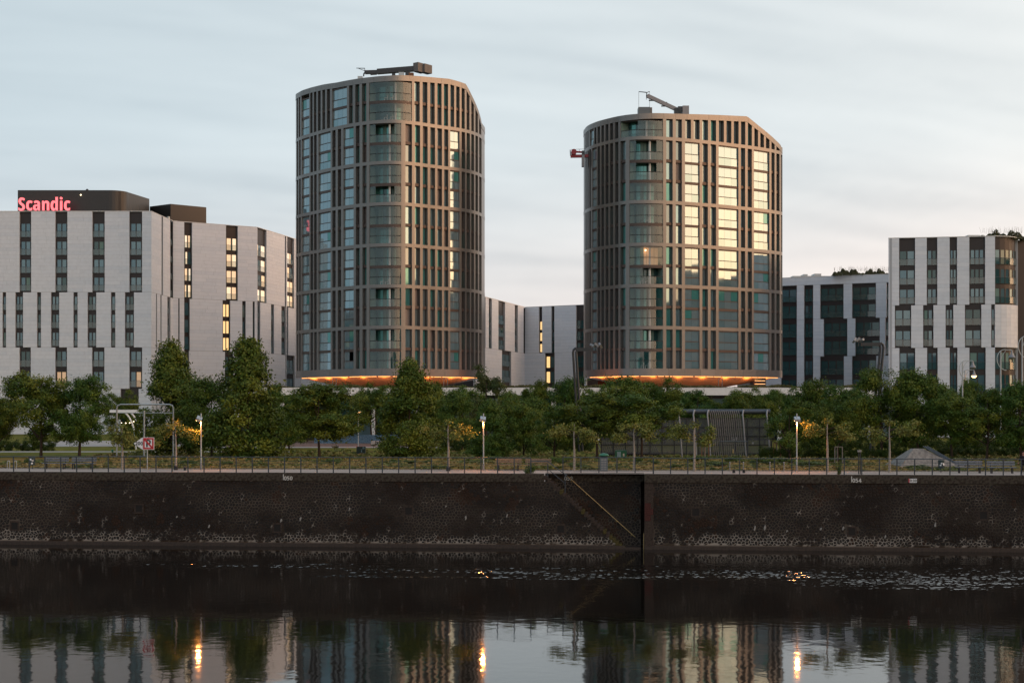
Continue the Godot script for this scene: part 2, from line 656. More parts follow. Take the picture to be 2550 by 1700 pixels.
func sheet(g: Geo, pl: Plan, s0: float, s1: float, y0: float, y1: Callable, off: float, step := 0.9, lean := 0.0) -> void:
	var m := maxi(1, ceili((s1 - s0) / step))
	for k in m:
		var a := lerpf(s0, s1, float(k) / m)
		var b := lerpf(s0, s1, float(k + 1) / m)
		var na := n3(pl.normal(a)) + Vector3.UP * lean
		var nb := n3(pl.normal(b)) + Vector3.UP * lean
		g.quadn(v3(pl.pos(a, off), y0), v3(pl.pos(b, off), y0), v3(pl.pos(b, off), maxf(y0, y1.call(b))), v3(pl.pos(a, off), maxf(y0, y1.call(a))), na.normalized(), nb.normalized(), nb.normalized(), na.normalized())


func flat_pane(g: Geo, pl: Plan, s0: float, s1: float, y0: float, y1: Callable, off: float, turn: float, lean: float) -> void:
	var a := pl.pos(s0, off)
	var b := pl.pos(s1, off)
	var t := (b - a).normalized()
	var n := (Vector3(t.y, 0, t.x) + Vector3(t.x, 0, -t.y) * turn + Vector3.UP * lean).normalized()
	g.quadn(v3(a, y0), v3(b, y0), v3(b, maxf(y0, y1.call(s1))), v3(a, maxf(y0, y1.call(s0))), n, n, n, n)


func tower(label: String, ctrl: Array, tiers: Array, first: Array, rest: Array, roof: Array, rim: float, opts: Dictionary) -> Node3D:
	var pl := Plan.new(ctrl)
	var base := Vector3(pl.centre.x, 7.2, -pl.centre.y)
	var th := thing("round_tower", label, "tower", Transform3D(Basis(), base), "round residential towers")
	var off := -base
	# roof edge height along the wall
	var rs := []
	for e in roof:
		var at := pl.seen(e[0])
		rs.append([at, EYE + (1015.0 - e[1]) / FOCAL * pl.pos(at).y])
	rs.sort_custom(func(a, b): return a[0] < b[0])
	var top := func(at: float) -> float:
		at = fposmod(at, pl.total)
		if at <= rs[0][0]:
			return rs[0][1]
		for k in rs.size() - 1:
			if at <= rs[k + 1][0]:
				return lerpf(rs[k][1], rs[k + 1][1], (at - rs[k][0]) / maxf(rs[k + 1][0] - rs[k][0], 1e-5))
		var f: float = (at - rs[-1][0]) / (pl.total - rs[-1][0] + 1e-5)
		return lerpf(rs[-1][1] - 0.2, rs[0][1], smoothstep(0.55, 1.0, f))
	var head := func(at: float) -> float: return top.call(at) - 0.82
	var flat := func(y: float) -> Callable: return func(_a: float) -> float: return y
	var both := [first, rest].map(func(list): return list.map(func(e): return [pl.seen(e[0]), pl.seen(e[1]), e[2]]))
	for list in both:
		list.sort_custom(func(a, b): return a[0] < b[0])
	# rings: the fascia at the foot, a band above every tier, the parapet that follows the roof edge
	var g := Geo.new()
	var skins := [M.bronze, M.bronze1, M.bronze2, M.bronze]
	var panels := roundi(pl.total / 2.7)
	for k in panels:
		g = Geo.new()
		shell(g, pl, pl.total * k / panels + 0.012, pl.total * (k + 1) / panels - 0.012, flat.call(rim), flat.call(tiers[0][0]), 0.0, -0.6, 0.7)
		part("fascia_panel", g, skins[(k * 7 + k / 3) % 4], th, off)
	for k in range(1, tiers.size()):
		g = Geo.new()
		shell(g, pl, 0, pl.total, flat.call(tiers[k][0] - 0.25), flat.call(tiers[k][0] + 0.25), 0.0, -0.5, 0.7, false)
		part("floor_band", g, M.bronze, th, off)
	panels = roundi(pl.total / 1.9)
	for k in panels:
		g = Geo.new()
		shell(g, pl, pl.total * k / panels + 0.01, pl.total * (k + 1) / panels - 0.01, head, top, 0.02, -0.6, 0.35)
		part("parapet_panel", g, skins[(k * 5 + k / 4) % 4], th, off)
	# roof and dark core
	g = Geo.new()
	var m := 72
	var mid := v3(pl.centre, tiers[-1][0] + 3.2)
	for k in m:
		var a := pl.total * k / m
		var b := pl.total * (k + 1) / m
		g.tri(v3(pl.pos(a, -0.3), head.call(a)), v3(pl.pos(b, -0.3), head.call(b)), mid)
	part("roof", g, M.roof_felt, th, off)
	g = Geo.new()
	sheet(g, pl, 0, pl.total, rim + 0.4, head, -2.7, 1.5)
	part("core", g, M.tower_core, th, off)
	# back of the tower, away from the water: plain bays
	var sa: float = both[1][0][0] - 0.25
	var sb: float = both[1][-1][1] + 0.25
	g = Geo.new()
	sheet(g, pl, sb, pl.total + sa, rim, head, -0.02, 1.2)
	part("rear_wall", g, M.bronze, th, off)
	# bays
	var rnd := RandomNumberGenerator.new()
	rnd.seed = opts.seed
	for ti in tiers.size():
		var y0: float = tiers[ti][0] + (0.25 if ti > 0 else 0.0)
		var is_top := ti == tiers.size() - 1
		var y1: float = 999.0 if is_top else tiers[ti + 1][0] - 0.25
		var cut := func(y: float) -> Callable: return func(a: float) -> float: return minf(y, head.call(a))
		var floors: int = tiers[ti][1]
		var hi_flat: float = tiers[ti][2] if is_top else y1
		var fh := (hi_flat - y0 + 0.0) / floors
		var list: Array = both[0] if is_top else both[1]
		for k in list.size() + 1:
			var a: float = list[k - 1][1] if k > 0 else sa
			var b: float = list[k][0] if k < list.size() else sb
			if b - a > 0.03:
				g = Geo.new()
				shell(g, pl, a, b, flat.call(y0), cut.call(y1), -0.004, -0.70, 0.8)
				part("pier", g, skins[(k * 3 + ti * 5 + k / 4) % 4], th, off)
		for k in list.size():
			var a: float = list[k][0]
			var b: float = list[k][1]
			var kind: String = list[k][2]
			for fl in floors:
				var f0 := y0 + fh * fl
				var f1 := f0 + fh if fl < floors - 1 or not is_top else 999.0
				if minf(f1, maxf(head.call(a), head.call(b))) < f0 + 0.15:
					continue
				if kind == "s":
					slot_window(th, off, pl, a, b, f0, f1, fl, floors, cut, rnd, opts)
				elif kind == "W":
					wide_window(th, off, pl, a, b, f0, minf(f1, hi_flat), fl, floors, cut, rnd, opts)
				else:
					corner_balcony(th, off, pl, a, b, f0, minf(f1, hi_flat), fl, floors, rnd, opts, ti)
	# soffit, stem and the line of light under the rim
	g = Geo.new()
	m = 96
	var low: float = rim - 1.62
	for k in m:
		var a := pl.total * k / m
		var b := pl.total * (k + 1) / m
		var ra := pl.pos(a, -0.45)
		var rb := pl.pos(b, -0.45)
		var ka := pl.centre.lerp(pl.pos(a), 0.42)
		var kb := pl.centre.lerp(pl.pos(b), 0.42)
		g.quad(v3(ka, low), v3(kb, low), v3(rb, rim + 0.02), v3(ra, rim + 0.02))
	part("soffit", g, M.bronze, th, off)
	g = Geo.new()
	for k in m:
		var a := pl.total * k / m
		var b := pl.total * (k + 1) / m
		var ka := pl.centre.lerp(pl.pos(a), 0.42)
		var kb := pl.centre.lerp(pl.pos(b), 0.42)
		g.quad(v3(ka, 7.19), v3(kb, 7.19), v3(kb, low), v3(ka, low))
	part("stem", g, M.bronze, th, off)
	var s_left := pl.seen(opts.edge[0])
	var s_right := pl.seen(opts.edge[1])
	var at := s_left + 0.3
	while at < s_right - 0.3:
		var run: float = rnd.randf_range(0.5, 2.4)
		g = Geo.new()
		shell(g, pl, at, minf(at + run, s_right), flat.call(rim - 0.10), flat.call(rim - 0.01), -0.30, -0.42, 0.8)
		part("light_strip", g, M.led_orange, th, off)
		at += run + rnd.randf_range(0.08, 0.5)
	for k in 9:
		var l := OmniLight3D.new()
		l.name = "strip_light"
		l.light_color = Color(1.0, 0.50, 0.18)
		l.light_energy = opts.get("strip", 6.0)
		l.light_size = 0.7
		l.omni_range = 60.0
		l.omni_attenuation = 2.0
		l.shadow_enabled = true
		l.position = v3(pl.pos(lerpf(s_left + 1.5, s_right - 1.5, k / 8.0), -1.5), rim - 0.95) + off
		th.add_child(l, true)
	th.set_meta("plan_centre", pl.centre)
	return th


func slot_window(th: Node3D, off: Vector3, pl: Plan, a: float, b: float, f0: float, f1: float, fl: int, floors: int, cut: Callable, rnd: RandomNumberGenerator, opts: Dictionary) -> void:
	var sp := 0.0
	if fl > 0:                                            # a brown rail hides the slab between two floors
		var g := Geo.new()
		shell(g, pl, a - 0.01, b + 0.01, func(_x): return f0 - 0.21, cut.call(f0 + 0.21), -0.22, -0.62, 2.0)
		part("spandrel", g, M.bronze_dark, th, off)
		sp = 0.21
	var pane := Geo.new()
	var closed: bool = rnd.randf() < opts.blinds
	flat_pane(pane, pl, a - 0.03, b + 0.03, f0 + sp, cut.call(f1 - (0.21 if fl < floors - 1 else 0.0)), -0.60, rnd.randfn(0, 0.005), rnd.randfn(0, 0.004))
	var w := part("window", pane, M.blind if closed else [M.slot_glass, M.coated_glass2, M.slot_glass, M.room_glass][rnd.randi() % 4], th, off)
	var fr := Geo.new()
	for e in [a + 0.02, b - 0.02]:
		shell(fr, pl, e - 0.03, e + 0.03, func(_x): return f0 + sp, cut.call(f1 - (0.21 if fl < floors - 1 else 0.0)), -0.54, -0.61, 1.0)
	part("frame", fr, M.bronze_dark, w)


func wide_window(th: Node3D, off: Vector3, pl: Plan, a: float, b: float, f0: float, f1: float, fl: int, floors: int, cut: Callable, rnd: RandomNumberGenerator, opts: Dictionary) -> void:
	var w := Node3D.new()
	w.name = "balcony_window"
	w.position = off
	th.add_child(w, true)
	var rail := f0 + (f1 - f0) * 0.40
	var head := f1 - (0.36 if fl < floors - 1 else 0.16)
	var g := Geo.new()
	shell(g, pl, a, b, func(_x): return head, cut.call(f1 + 0.02), -0.14, -0.42, 1.2)
	part("lintel", g, M.bronze_dark, w)
	g = Geo.new()
	shell(g, pl, a, b, func(_x): return rail - 0.05, cut.call(rail + 0.05), -0.15, -0.30, 1.2)
	part("rail", g, M.bronze_dark, w)
	var count := 2 if b - a < 2.6 else 3
	for k in count:
		var x0 := lerpf(a, b, float(k) / count) + 0.015
		var x1 := lerpf(a, b, float(k + 1) / count) - 0.015
		var open: bool = rnd.randf() < opts.open and k == count - 1
		g = Geo.new()
		flat_pane(g, pl, x0, x1, rail + 0.04, cut.call(head), -0.9 if open else -0.24, rnd.randfn(0, 0.006), rnd.randfn(0, 0.005))
		part("pane", g, M.dark_glass if open else M.room_glass if rnd.randf() < 0.10 else M["coated_glass%d" % (rnd.randi() % 2)], w)
	for k in count:
		var x0 := lerpf(a, b, float(k) / count) + 0.012
		var x1 := lerpf(a, b, float(k + 1) / count) - 0.012
		g = Geo.new()
		flat_pane(g, pl, x0, x1, f0 + 0.02, cut.call(rail - 0.04), -0.20, rnd.randfn(0, 0.003), rnd.randfn(0, 0.003))
		part("lower_pane", g, M["coated_glass%d" % (rnd.randi() % 3)], w)


func corner_balcony(th: Node3D, off: Vector3, pl: Plan, a: float, b: float, f0: float, f1: float, fl: int, floors: int, rnd: RandomNumberGenerator, opts: Dictionary, ti: int) -> void:
	var w := Node3D.new()
	w.name = "corner_balcony"
	w.position = off
	th.add_child(w, true)
	var rail := f0 + (f1 - f0) * 0.40
	var head := f1 - (0.42 if fl < floors - 1 else 0.10)
	var c := func(y: float) -> Callable: return func(_x): return y
	var g := Geo.new()
	if fl < floors - 1:
		shell(g, pl, a, b, c.call(head), c.call(f1 + 0.03), -0.10, -2.6, 0.5)
	else:
		shell(g, pl, a, b, c.call(head), c.call(f1), -0.30, -2.6, 0.5)
	part("slab_edge", g, M.bronze_dark, w)
	g = Geo.new()
	shell(g, pl, a, b, c.call(rail - 0.045), c.call(rail + 0.045), -0.06, -0.14, 0.5)
	part("rail", g, M.cast_iron, w)
	var panes := maxi(4, roundi((b - a) / 0.95))
	var gap: int = rnd.randi_range(1, panes - 2) if rnd.randf() < 0.25 else -9
	for k in panes:
		var x0 := lerpf(a, b, float(k) / panes) + 0.006
		var x1 := lerpf(a, b, float(k + 1) / panes) - 0.006
		if absi(k - gap) > 1:
			g = Geo.new()
			sheet(g, pl, x0, x1, rail + 0.04, c.call(head), -0.11, 0.5)
			part("pane", g, M.loggia_glass, w)
		g = Geo.new()
		sheet(g, pl, x0, x1, f0 + 0.03, c.call(rail - 0.04), -0.09, 0.5)
		part("lower_pane", g, M.balustrade_glass, w)
	# the room front behind: glazing, wall pieces, curtain, a round column
	var lit: bool = opts.get("lit", []).has([ti, fl])
	var cuts := [0.0, 0.10, 0.30, 0.44, 0.56, 0.72, 0.86, 1.0]
	for k in cuts.size() - 1:
		var x0 := lerpf(a, b, cuts[k])
		var x1 := lerpf(a, b, cuts[k + 1]) - 0.05
		g = Geo.new()
		sheet(g, pl, x0, x1, f0, c.call(f1), -1.75, 0.8)
		var kind: int = [2, 0, 1, 0, 2, 1, 2][k] if rnd.randf() < 0.8 else rnd.randi() % 3
		var m: Material = [M.room_glass, M.curtain, M.dark_glass][kind]
		part("room_front", g, M.lit_room_soft if lit and k > 2 else m, w)
	for e in [a, b - 0.03]:
		g = Geo.new()
		shell(g, pl, e - 0.02, e + 0.05, c.call(f0), c.call(f1), -0.16, -1.8)
		part("side_wall", g, M.curtain, w)
	g = Geo.new()
	g.tube([v3(pl.pos(lerpf(a, b, 0.63), -0.75), f0), v3(pl.pos(lerpf(a, b, 0.63), -0.75), f1)], 0.16, 0.16, 10, false)
	part("column", g, M.column_white, w)
	if fl == 0:
		g = Geo.new()
		shell(g, pl, a, b, c.call(f0 - 0.10), c.call(f0 + 0.01), -0.16, -2.6, 0.6)
		part("floor", g, M.bronze_dark, w)
	if lit:
		g = Geo.new()
		g.lathe([Vector2(0.001, -0.13), Vector2(0.11, -0.06), Vector2(0.13, 0.0), Vector2(0.11, 0.06), Vector2(0.001, 0.13)], v3(pl.pos(lerpf(a, b, 0.5), -1.2), head - 0.4), 8)
		part("ceiling_lamp", g, M.spark, w)
		var l := OmniLight3D.new()
		l.name = "ceiling_lamp_light"
		l.light_color = Color(1.0, 0.7, 0.42)
		l.light_energy = 0.8
		l.light_size = 0.12
		l.omni_range = 30.0
		l.omni_attenuation = 2.0
		l.shadow_enabled = true
		l.position = v3(pl.pos(lerpf(a, b, 0.5), -1.2), head - 0.4)
		w.add_child(l)
	if rnd.randf() < 0.3:                                # balcony chairs seen through the glass
		for q in 2:
			g = Geo.new()
			var o := v3(pl.pos(lerpf(a, b, 0.35 + 0.16 * q + rnd.randf() * 0.05), -0.7), f0)
			for leg in [Vector3(-0.2, 0, -0.2), Vector3(0.2, 0, -0.2), Vector3(-0.2, 0, 0.2), Vector3(0.2, 0, 0.2)]:
				g.block(o + leg - Vector3(0.02, 0, 0.02), o + leg + Vector3(0.02, 0.44, 0.02))
			g.block(o + Vector3(-0.24, 0.42, -0.24), o + Vector3(0.24, 0.46, 0.24))
			g.block(o + Vector3(0.20, 0.46, -0.24), o + Vector3(0.24, 0.86, 0.24))
			part("balcony_chair", g, M.column_white if rnd.randf() < 0.6 else M.cast_iron, w)


func slots(text: String, x0: float, k: float) -> Array:   # "s 78 105 W 185 365 ..." in survey units
	var out := []
	var t := text.split(" ", false)
	for j in range(0, t.size(), 3):
		out.append([x0 + k * t[j + 1].to_float(), x0 + k * t[j + 2].to_float(), t[j]])
	return out


func make_towers() -> void:
	var a := [Vector2(-34.15, 236), Vector2(-33.3, 232.2), Vector2(-30.9, 228.7), Vector2(-28.0, 225.0), Vector2(-24.8, 221.7), Vector2(-21.2, 219.0), Vector2(-17.6, 217.9), Vector2(-14.6, 219.2), Vector2(-11.5, 221.75), Vector2(-7.7, 224.8), Vector2(-5.5, 228.2), Vector2(-4.55, 232.0), Vector2(-4.5, 237), Vector2(-7, 242), Vector2(-12, 246), Vector2(-19, 248), Vector2(-26, 246.5), Vector2(-31.5, 242)]
	var first := slots("s 78 105 s 122 158 W 185 365 s 388 440 s 470 528 s 563 627 s 665 730 s 770 842 W 890 1230 s 1278 1365 s 1422 1518 s 1575 1675 C 1740 2726", 730, 0.1084)
	first += slots("s 665 785 s 850 962 s 1025 1130 s 1190 1288 s 1342 1438 s 1490 1578 s 1622 1703 s 1747 1820 s 1862 1930 s 1970 2030 s 2065 2122 s 2150 2200", 960, 0.1084)
	var rest := slots("s 70 100 s 115 150 W 172 328 s 352 403 s 425 478 W 515 765 s 800 868 s 912 980 W 1030 1238 s 1283 1363 s 1420 1505 C 1565 2216", 730, 0.12118)
	rest += slots("s 408 543 s 605 710 s 765 865 s 920 1018 s 1065 1160 s 1205 1290 W 1330 1520 s 1565 1635 s 1668 1735 s 1762 1820 s 1848 1900 s 1925 1975", 960, 0.12118)
	var roof := [[738, 233], [745, 229], [752, 225], [773, 218], [806, 210], [838, 205.3], [882, 197], [920, 192], [968, 188], [1030, 188.5], [1075, 192], [1118, 196], [1140, 202], [1160, 209], [1175, 238], [1190, 272], [1199, 303]]
	var tiers := [[10.23, 2, 0], [16.27, 2, 0], [22.31, 2, 0], [28.35, 2, 0], [34.39, 2, 0], [40.43, 2, 0], [46.47, 2, 52.4]]
	var t1 := tower("bronze round tower with fourteen storeys and a long jib lying level on its roof", a, tiers, first, rest, roof, 9.1, {"seed": 11, "blinds": 0.12, "open": 0.07, "edge": [745.0, 1195.0]})
	var b := [Vector2(11.2, 231), Vector2(11.15, 228), Vector2(11.9, 224.5), Vector2(13.9, 220.7), Vector2(16.6, 217.3), Vector2(20, 216.4), Vector2(24.7, 217.9), Vector2(29, 220.0), Vector2(33, 222.4), Vector2(37, 225.1), Vector2(40.3, 227.9), Vector2(42.0, 230.5), Vector2(41.5, 235), Vector2(37, 240), Vector2(30, 243.5), Vector2(22, 243), Vector2(15.5, 239.5), Vector2(12.3, 235.5)]
	first = slots("s 58 70 s 80 97 s 112 137 W 160 248 s 265 307 s 330 385 s 415 470 s 505 567 s 603 668 s 712 782 C 830 1755 s 1825 1968 s 2033 2165", 1450, 0.1148)
	first += slots("s 58 185 s 243 373 s 432 555 s 615 730 s 785 900 s 955 1062 s 1115 1220 s 1270 1365 s 1420 1507 s 1560 1642 s 1690 1770 s 1813 1890 s 1932 2002 s 2040 2110", 1700, 0.1148)
	rest = slots("s 62 72 s 80 97 s 112 137 s 152 187 W 212 315 s 335 383 s 415 470 s 505 567 s 603 668 s 712 782 s 828 940 C 1025 1755 s 1825 1965 s 2033 2165", 1450, 0.1148)
	rest += slots("W 55 372 s 432 552 s 612 730 W 785 1215 s 1268 1362 s 1415 1507 W 1552 1888 s 1932 2000 s 2040 2108 s 2140 2175", 1700, 0.1148)
	roof = [[1456.5, 321], [1460, 316], [1470, 309.5], [1490, 301.5], [1520, 293.5], [1550, 287.5], [1580, 284], [1620, 281.5], [1660, 282], [1700, 283.5], [1760, 285], [1820, 287.5], [1861, 289.5], [1890, 313], [1920, 337.5], [1945, 362]]
	tiers = [[10.18, 2, 0], [16.15, 2, 0], [22.24, 2, 0], [28.26, 2, 0], [34.46, 3, 0], [43.77, 1, 46.4]]
	var t2 := tower("bronze round tower with thirteen storeys and a raised arm on its roof", b, tiers, first, rest, roof, 9.1, {"seed": 23, "blinds": 0.05, "open": 0.03, "edge": [1463.0, 1943.0], "lit": [[2, 1]]})
	t1.set_meta("group", "round residential towers")
	t2.set_meta("group", "round residential towers")


# ---------------------------------------------------------------- panelled buildings
# A front is a straight wall from a to b (x, depth), left to right. Each tier: [top, bottom, storeys, attic height, strips], a strip being
# [from, to, kind] in survey units; between the strips stand panelled piers.
var unit_box := BoxMesh.new()


func along(a: Vector2, b: Vector2, px: float) -> float:
	var r := (px - 1275.0) / FOCAL
	return (r * a.y - a.x) / ((b.x - a.x) - r * (b.y - a.y))


func front(th: Node3D, off: Vector3, a: Vector2, b: Vector2, tiers: Array, panels: Array, rnd: RandomNumberGenerator, o := {}) -> void:
	var wide := a.distance_to(b)
	var t := (b - a) / wide
	var n := Vector3(t.y, 0, t.x)
	var tx := Vector3(t.x, 0, -t.y)
	var pt := func(u: float, y: float, out: float) -> Vector3: return Vector3(a.x + t.x * u, y, -a.y - t.y * u) + n * out
	for tier in tiers:
		var y1: float = tier[0]
		var y0: float = tier[1]
		var edges := [0.0]
		for s in tier[4]:
			var u0 := clampf(along(a, b, s[0]) * wide, 0, wide)
			var u1 := clampf(along(a, b, s[1]) * wide, 0, wide)
			if u1 - u0 < 0.15:
				continue
			strip(th, off, pt, tx, n, u0, u1, y0, y1, tier[2], tier[3], s[2] if s.size() > 2 else "pair", rnd, o)
			edges.append(u0)
			edges.append(u1)
		edges.append(wide)
		for k in range(0, edges.size(), 2):
			var u0: float = edges[k]
			var u1: float = edges[k + 1]
			if u1 - u0 < 0.06:
				continue
			var g := Geo.new()
			g.box(pt.call((u0 + u1) / 2, (y0 + y1) / 2, -0.235), tx * (u1 - u0) / 2, Vector3.UP * (y1 - y0) / 2, n * 0.225)
			part("pier", g, M.panel_joint, th, off)
			var y := y0 + 0.05
			var row := 0
			while y < y1 - 0.05:
				var h := minf(0.62, y1 - y)
				if y1 - (y + h) < 0.2:
					h = y1 - y
				var u := u0
				var tone := rnd.randi() % 4
				while u < u1 - 0.02:
					var w: float = rnd.randf_range(1.5, 3.4)
					if u1 - (u + w) < 0.9:
						w = u1 - u
					if rnd.randf() < 0.35:
						tone = rnd.randi() % 4
					panels.append([pt.call(u + w / 2, y + h / 2, 0.0), tx * (w - 0.018), h - 0.018, n, tone])
					u += w
				y += h
				row += 1


func strip(th: Node3D, off: Vector3, pt: Callable, tx: Vector3, n: Vector3, u0: float, u1: float, y0: float, y1: float, floors: int, attic: float, kind: String, rnd: RandomNumberGenerator, o: Dictionary) -> void:
	var g := Geo.new()
	var w := u1 - u0
	g.quad(pt.call(u0 - 0.02, y0, -0.36), pt.call(u1 + 0.02, y0, -0.36), pt.call(u1 + 0.02, y1, -0.36), pt.call(u0 - 0.02, y1, -0.36))
	part("recess", g, M.dark_cladding, th, off)
	if floors == 0:
		return
	var fh := (y1 - attic - y0) / floors
	for f in floors:
		var b := y0 + fh * f + fh * 0.10
		var h := fh * 0.73
		var win := Node3D.new()
		win.name = "window"
		win.position = off
		th.add_child(win, true)
		var panes := 2
		if kind == "lit_narrow" or w < 1.05:
			panes = 1
		elif kind == "wide":
			panes = maxi(2, roundi(w / 1.25))
		elif kind == "triple":
			panes = 3
		var lit: bool = kind.begins_with("lit")
		var side := 0.06 if kind == "wide" else minf(0.16, w * 0.08)
		var pw := (w - side * 2) / panes
		var dark: bool = o.get("dark", 0.0) > rnd.randf()
		for k in panes:
			var m: Material = M["window_glass%d" % (rnd.randi() % 2)]
			if dark or rnd.randf() < 0.12:
				m = M.dark_glass
			elif rnd.randf() < o.get("curtains", 0.10):
				m = M.curtain
			if lit:
				m = M.window_glass0 if kind == "lit_cream" and rnd.randf() < 0.1 else M["lit_cream%d" % (rnd.randi() % 3)] if kind == "lit_cream" else M.amber_glow if kind != "lit_pair" or k == 0 else M.dark_glass
			if kind == "some_lit" and rnd.randf() < 0.2 and f < 2:
				m = M.lit_room_soft
			var x0 := u0 + side + pw * k + 0.09
			var x1 := u0 + side + pw * (k + 1) - 0.09
			g = Geo.new()
			var lean := (n + tx * rnd.randfn(0, 0.006) + Vector3.UP * rnd.randfn(0, 0.005)).normalized()
			g.quadn(pt.call(x0, b, -0.30), pt.call(x1, b, -0.30), pt.call(x1, b + h, -0.30), pt.call(x0, b + h, -0.30), lean, lean, lean, lean)
			part("pane", g, m, win)
			if kind == "lit_cream" and rnd.randf() < 0.6:          # a curtain strip added to vary the painted reflection
				var cw := (x1 - x0) * rnd.randf_range(0.15, 0.42)
				var cx := x0 if rnd.randf() < 0.5 else x1 - cw
				g = Geo.new()
				g.quad(pt.call(cx, b, -0.294), pt.call(cx + cw, b, -0.294), pt.call(cx + cw, b + h, -0.294), pt.call(cx, b + h, -0.294))
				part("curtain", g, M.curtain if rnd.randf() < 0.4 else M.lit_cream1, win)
		g = Geo.new()
		for k in panes + 1:
			var u := u0 + side + pw * k
			g.box(pt.call(u, b + h / 2, -0.31), tx * 0.09, Vector3.UP * h / 2, n * 0.045)
		g.box(pt.call((u0 + u1) / 2, b - 0.03, -0.31), tx * (w / 2 - side + 0.055), Vector3.UP * 0.035, n * 0.05)
		g.box(pt.call((u0 + u1) / 2, b + h + 0.03, -0.31), tx * (w / 2 - side + 0.055), Vector3.UP * 0.035, n * 0.05)
		part("frame", g, M.dark_cladding, win)
		if not lit or kind == "lit_cream":
			g = Geo.new()
			g.quad(pt.call(u0 + 0.03, b - 0.05, -0.14), pt.call(u1 - 0.03, b - 0.05, -0.14), pt.call(u1 - 0.03, b + h * 0.42, -0.14), pt.call(u0 + 0.03, b + h * 0.42, -0.14))
			part("balustrade", g, M.balustrade_glass, win)
			g = Geo.new()
			g.box(pt.call((u0 + u1) / 2, b + h * 0.42 + 0.02, -0.14), tx * (w / 2 - 0.02), Vector3.UP * 0.022, n * 0.02)
			part("handrail", g, M.steel_blue, win)


func put_panels(th: Node3D, off: Vector3, panels: Array) -> void:
	panels.sort_custom(func(p, q): return p[1].length() * p[2] > q[1].length() * q[2])
	var rest := [Geo.new(), Geo.new(), Geo.new(), Geo.new()]
	for k in panels.size():
		var p: Array = panels[k]
		if k < 300:
			var o := part("panel", unit_box, M["panel%d" % p[4]], th)
			o.transform = Transform3D(Basis(p[1], Vector3.UP * p[2], p[3] * 0.03), p[0] + off)
		else:
			rest[p[4]].box(p[0], p[1] / 2, Vector3.UP * p[2] / 2, p[3] * 0.015)
	joined("smaller_panels", rest, [M.panel0, M.panel1, M.panel2, M.panel3], th, off)


func st(text: String, x0: float, k: float) -> Array:    # "138 222 pair 397 484 pair"
	var out := []
	var t := text.split(" ", false)
	for j in range(0, t.size(), 3):
		out.append([x0 + k * t[j].to_float(), x0 + k * t[j + 1].to_float(), t[j + 2]])
	return out


func core_of(th: Node3D, off: Vector3, poly: Array, y0: float, y1: float) -> void:
	var g := Geo.new()
	g.prism(PackedVector2Array(poly), y0, y1)
	part("core", g, M.dark_cladding, th, off)


func cap(th: Node3D, off: Vector3, pts: Array, y: float, m: Material) -> void:   # a thin coping along the roof edge
	var g := Geo.new()
	for k in pts.size() - 1:
		var a: Vector2 = pts[k]
		var b: Vector2 = pts[k + 1]
		var t := (b - a).normalized()
		var n := Vector3(t.y, 0, t.x)
		var mid := v3((a + b) / 2, y + 0.045)
		g.box(mid - n * 0.2, v3(t, 0) * (a.distance_to(b) / 2 + 0.02), Vector3.UP * 0.045, n * 0.26)
	part("roof_edge", g, m, th, off)


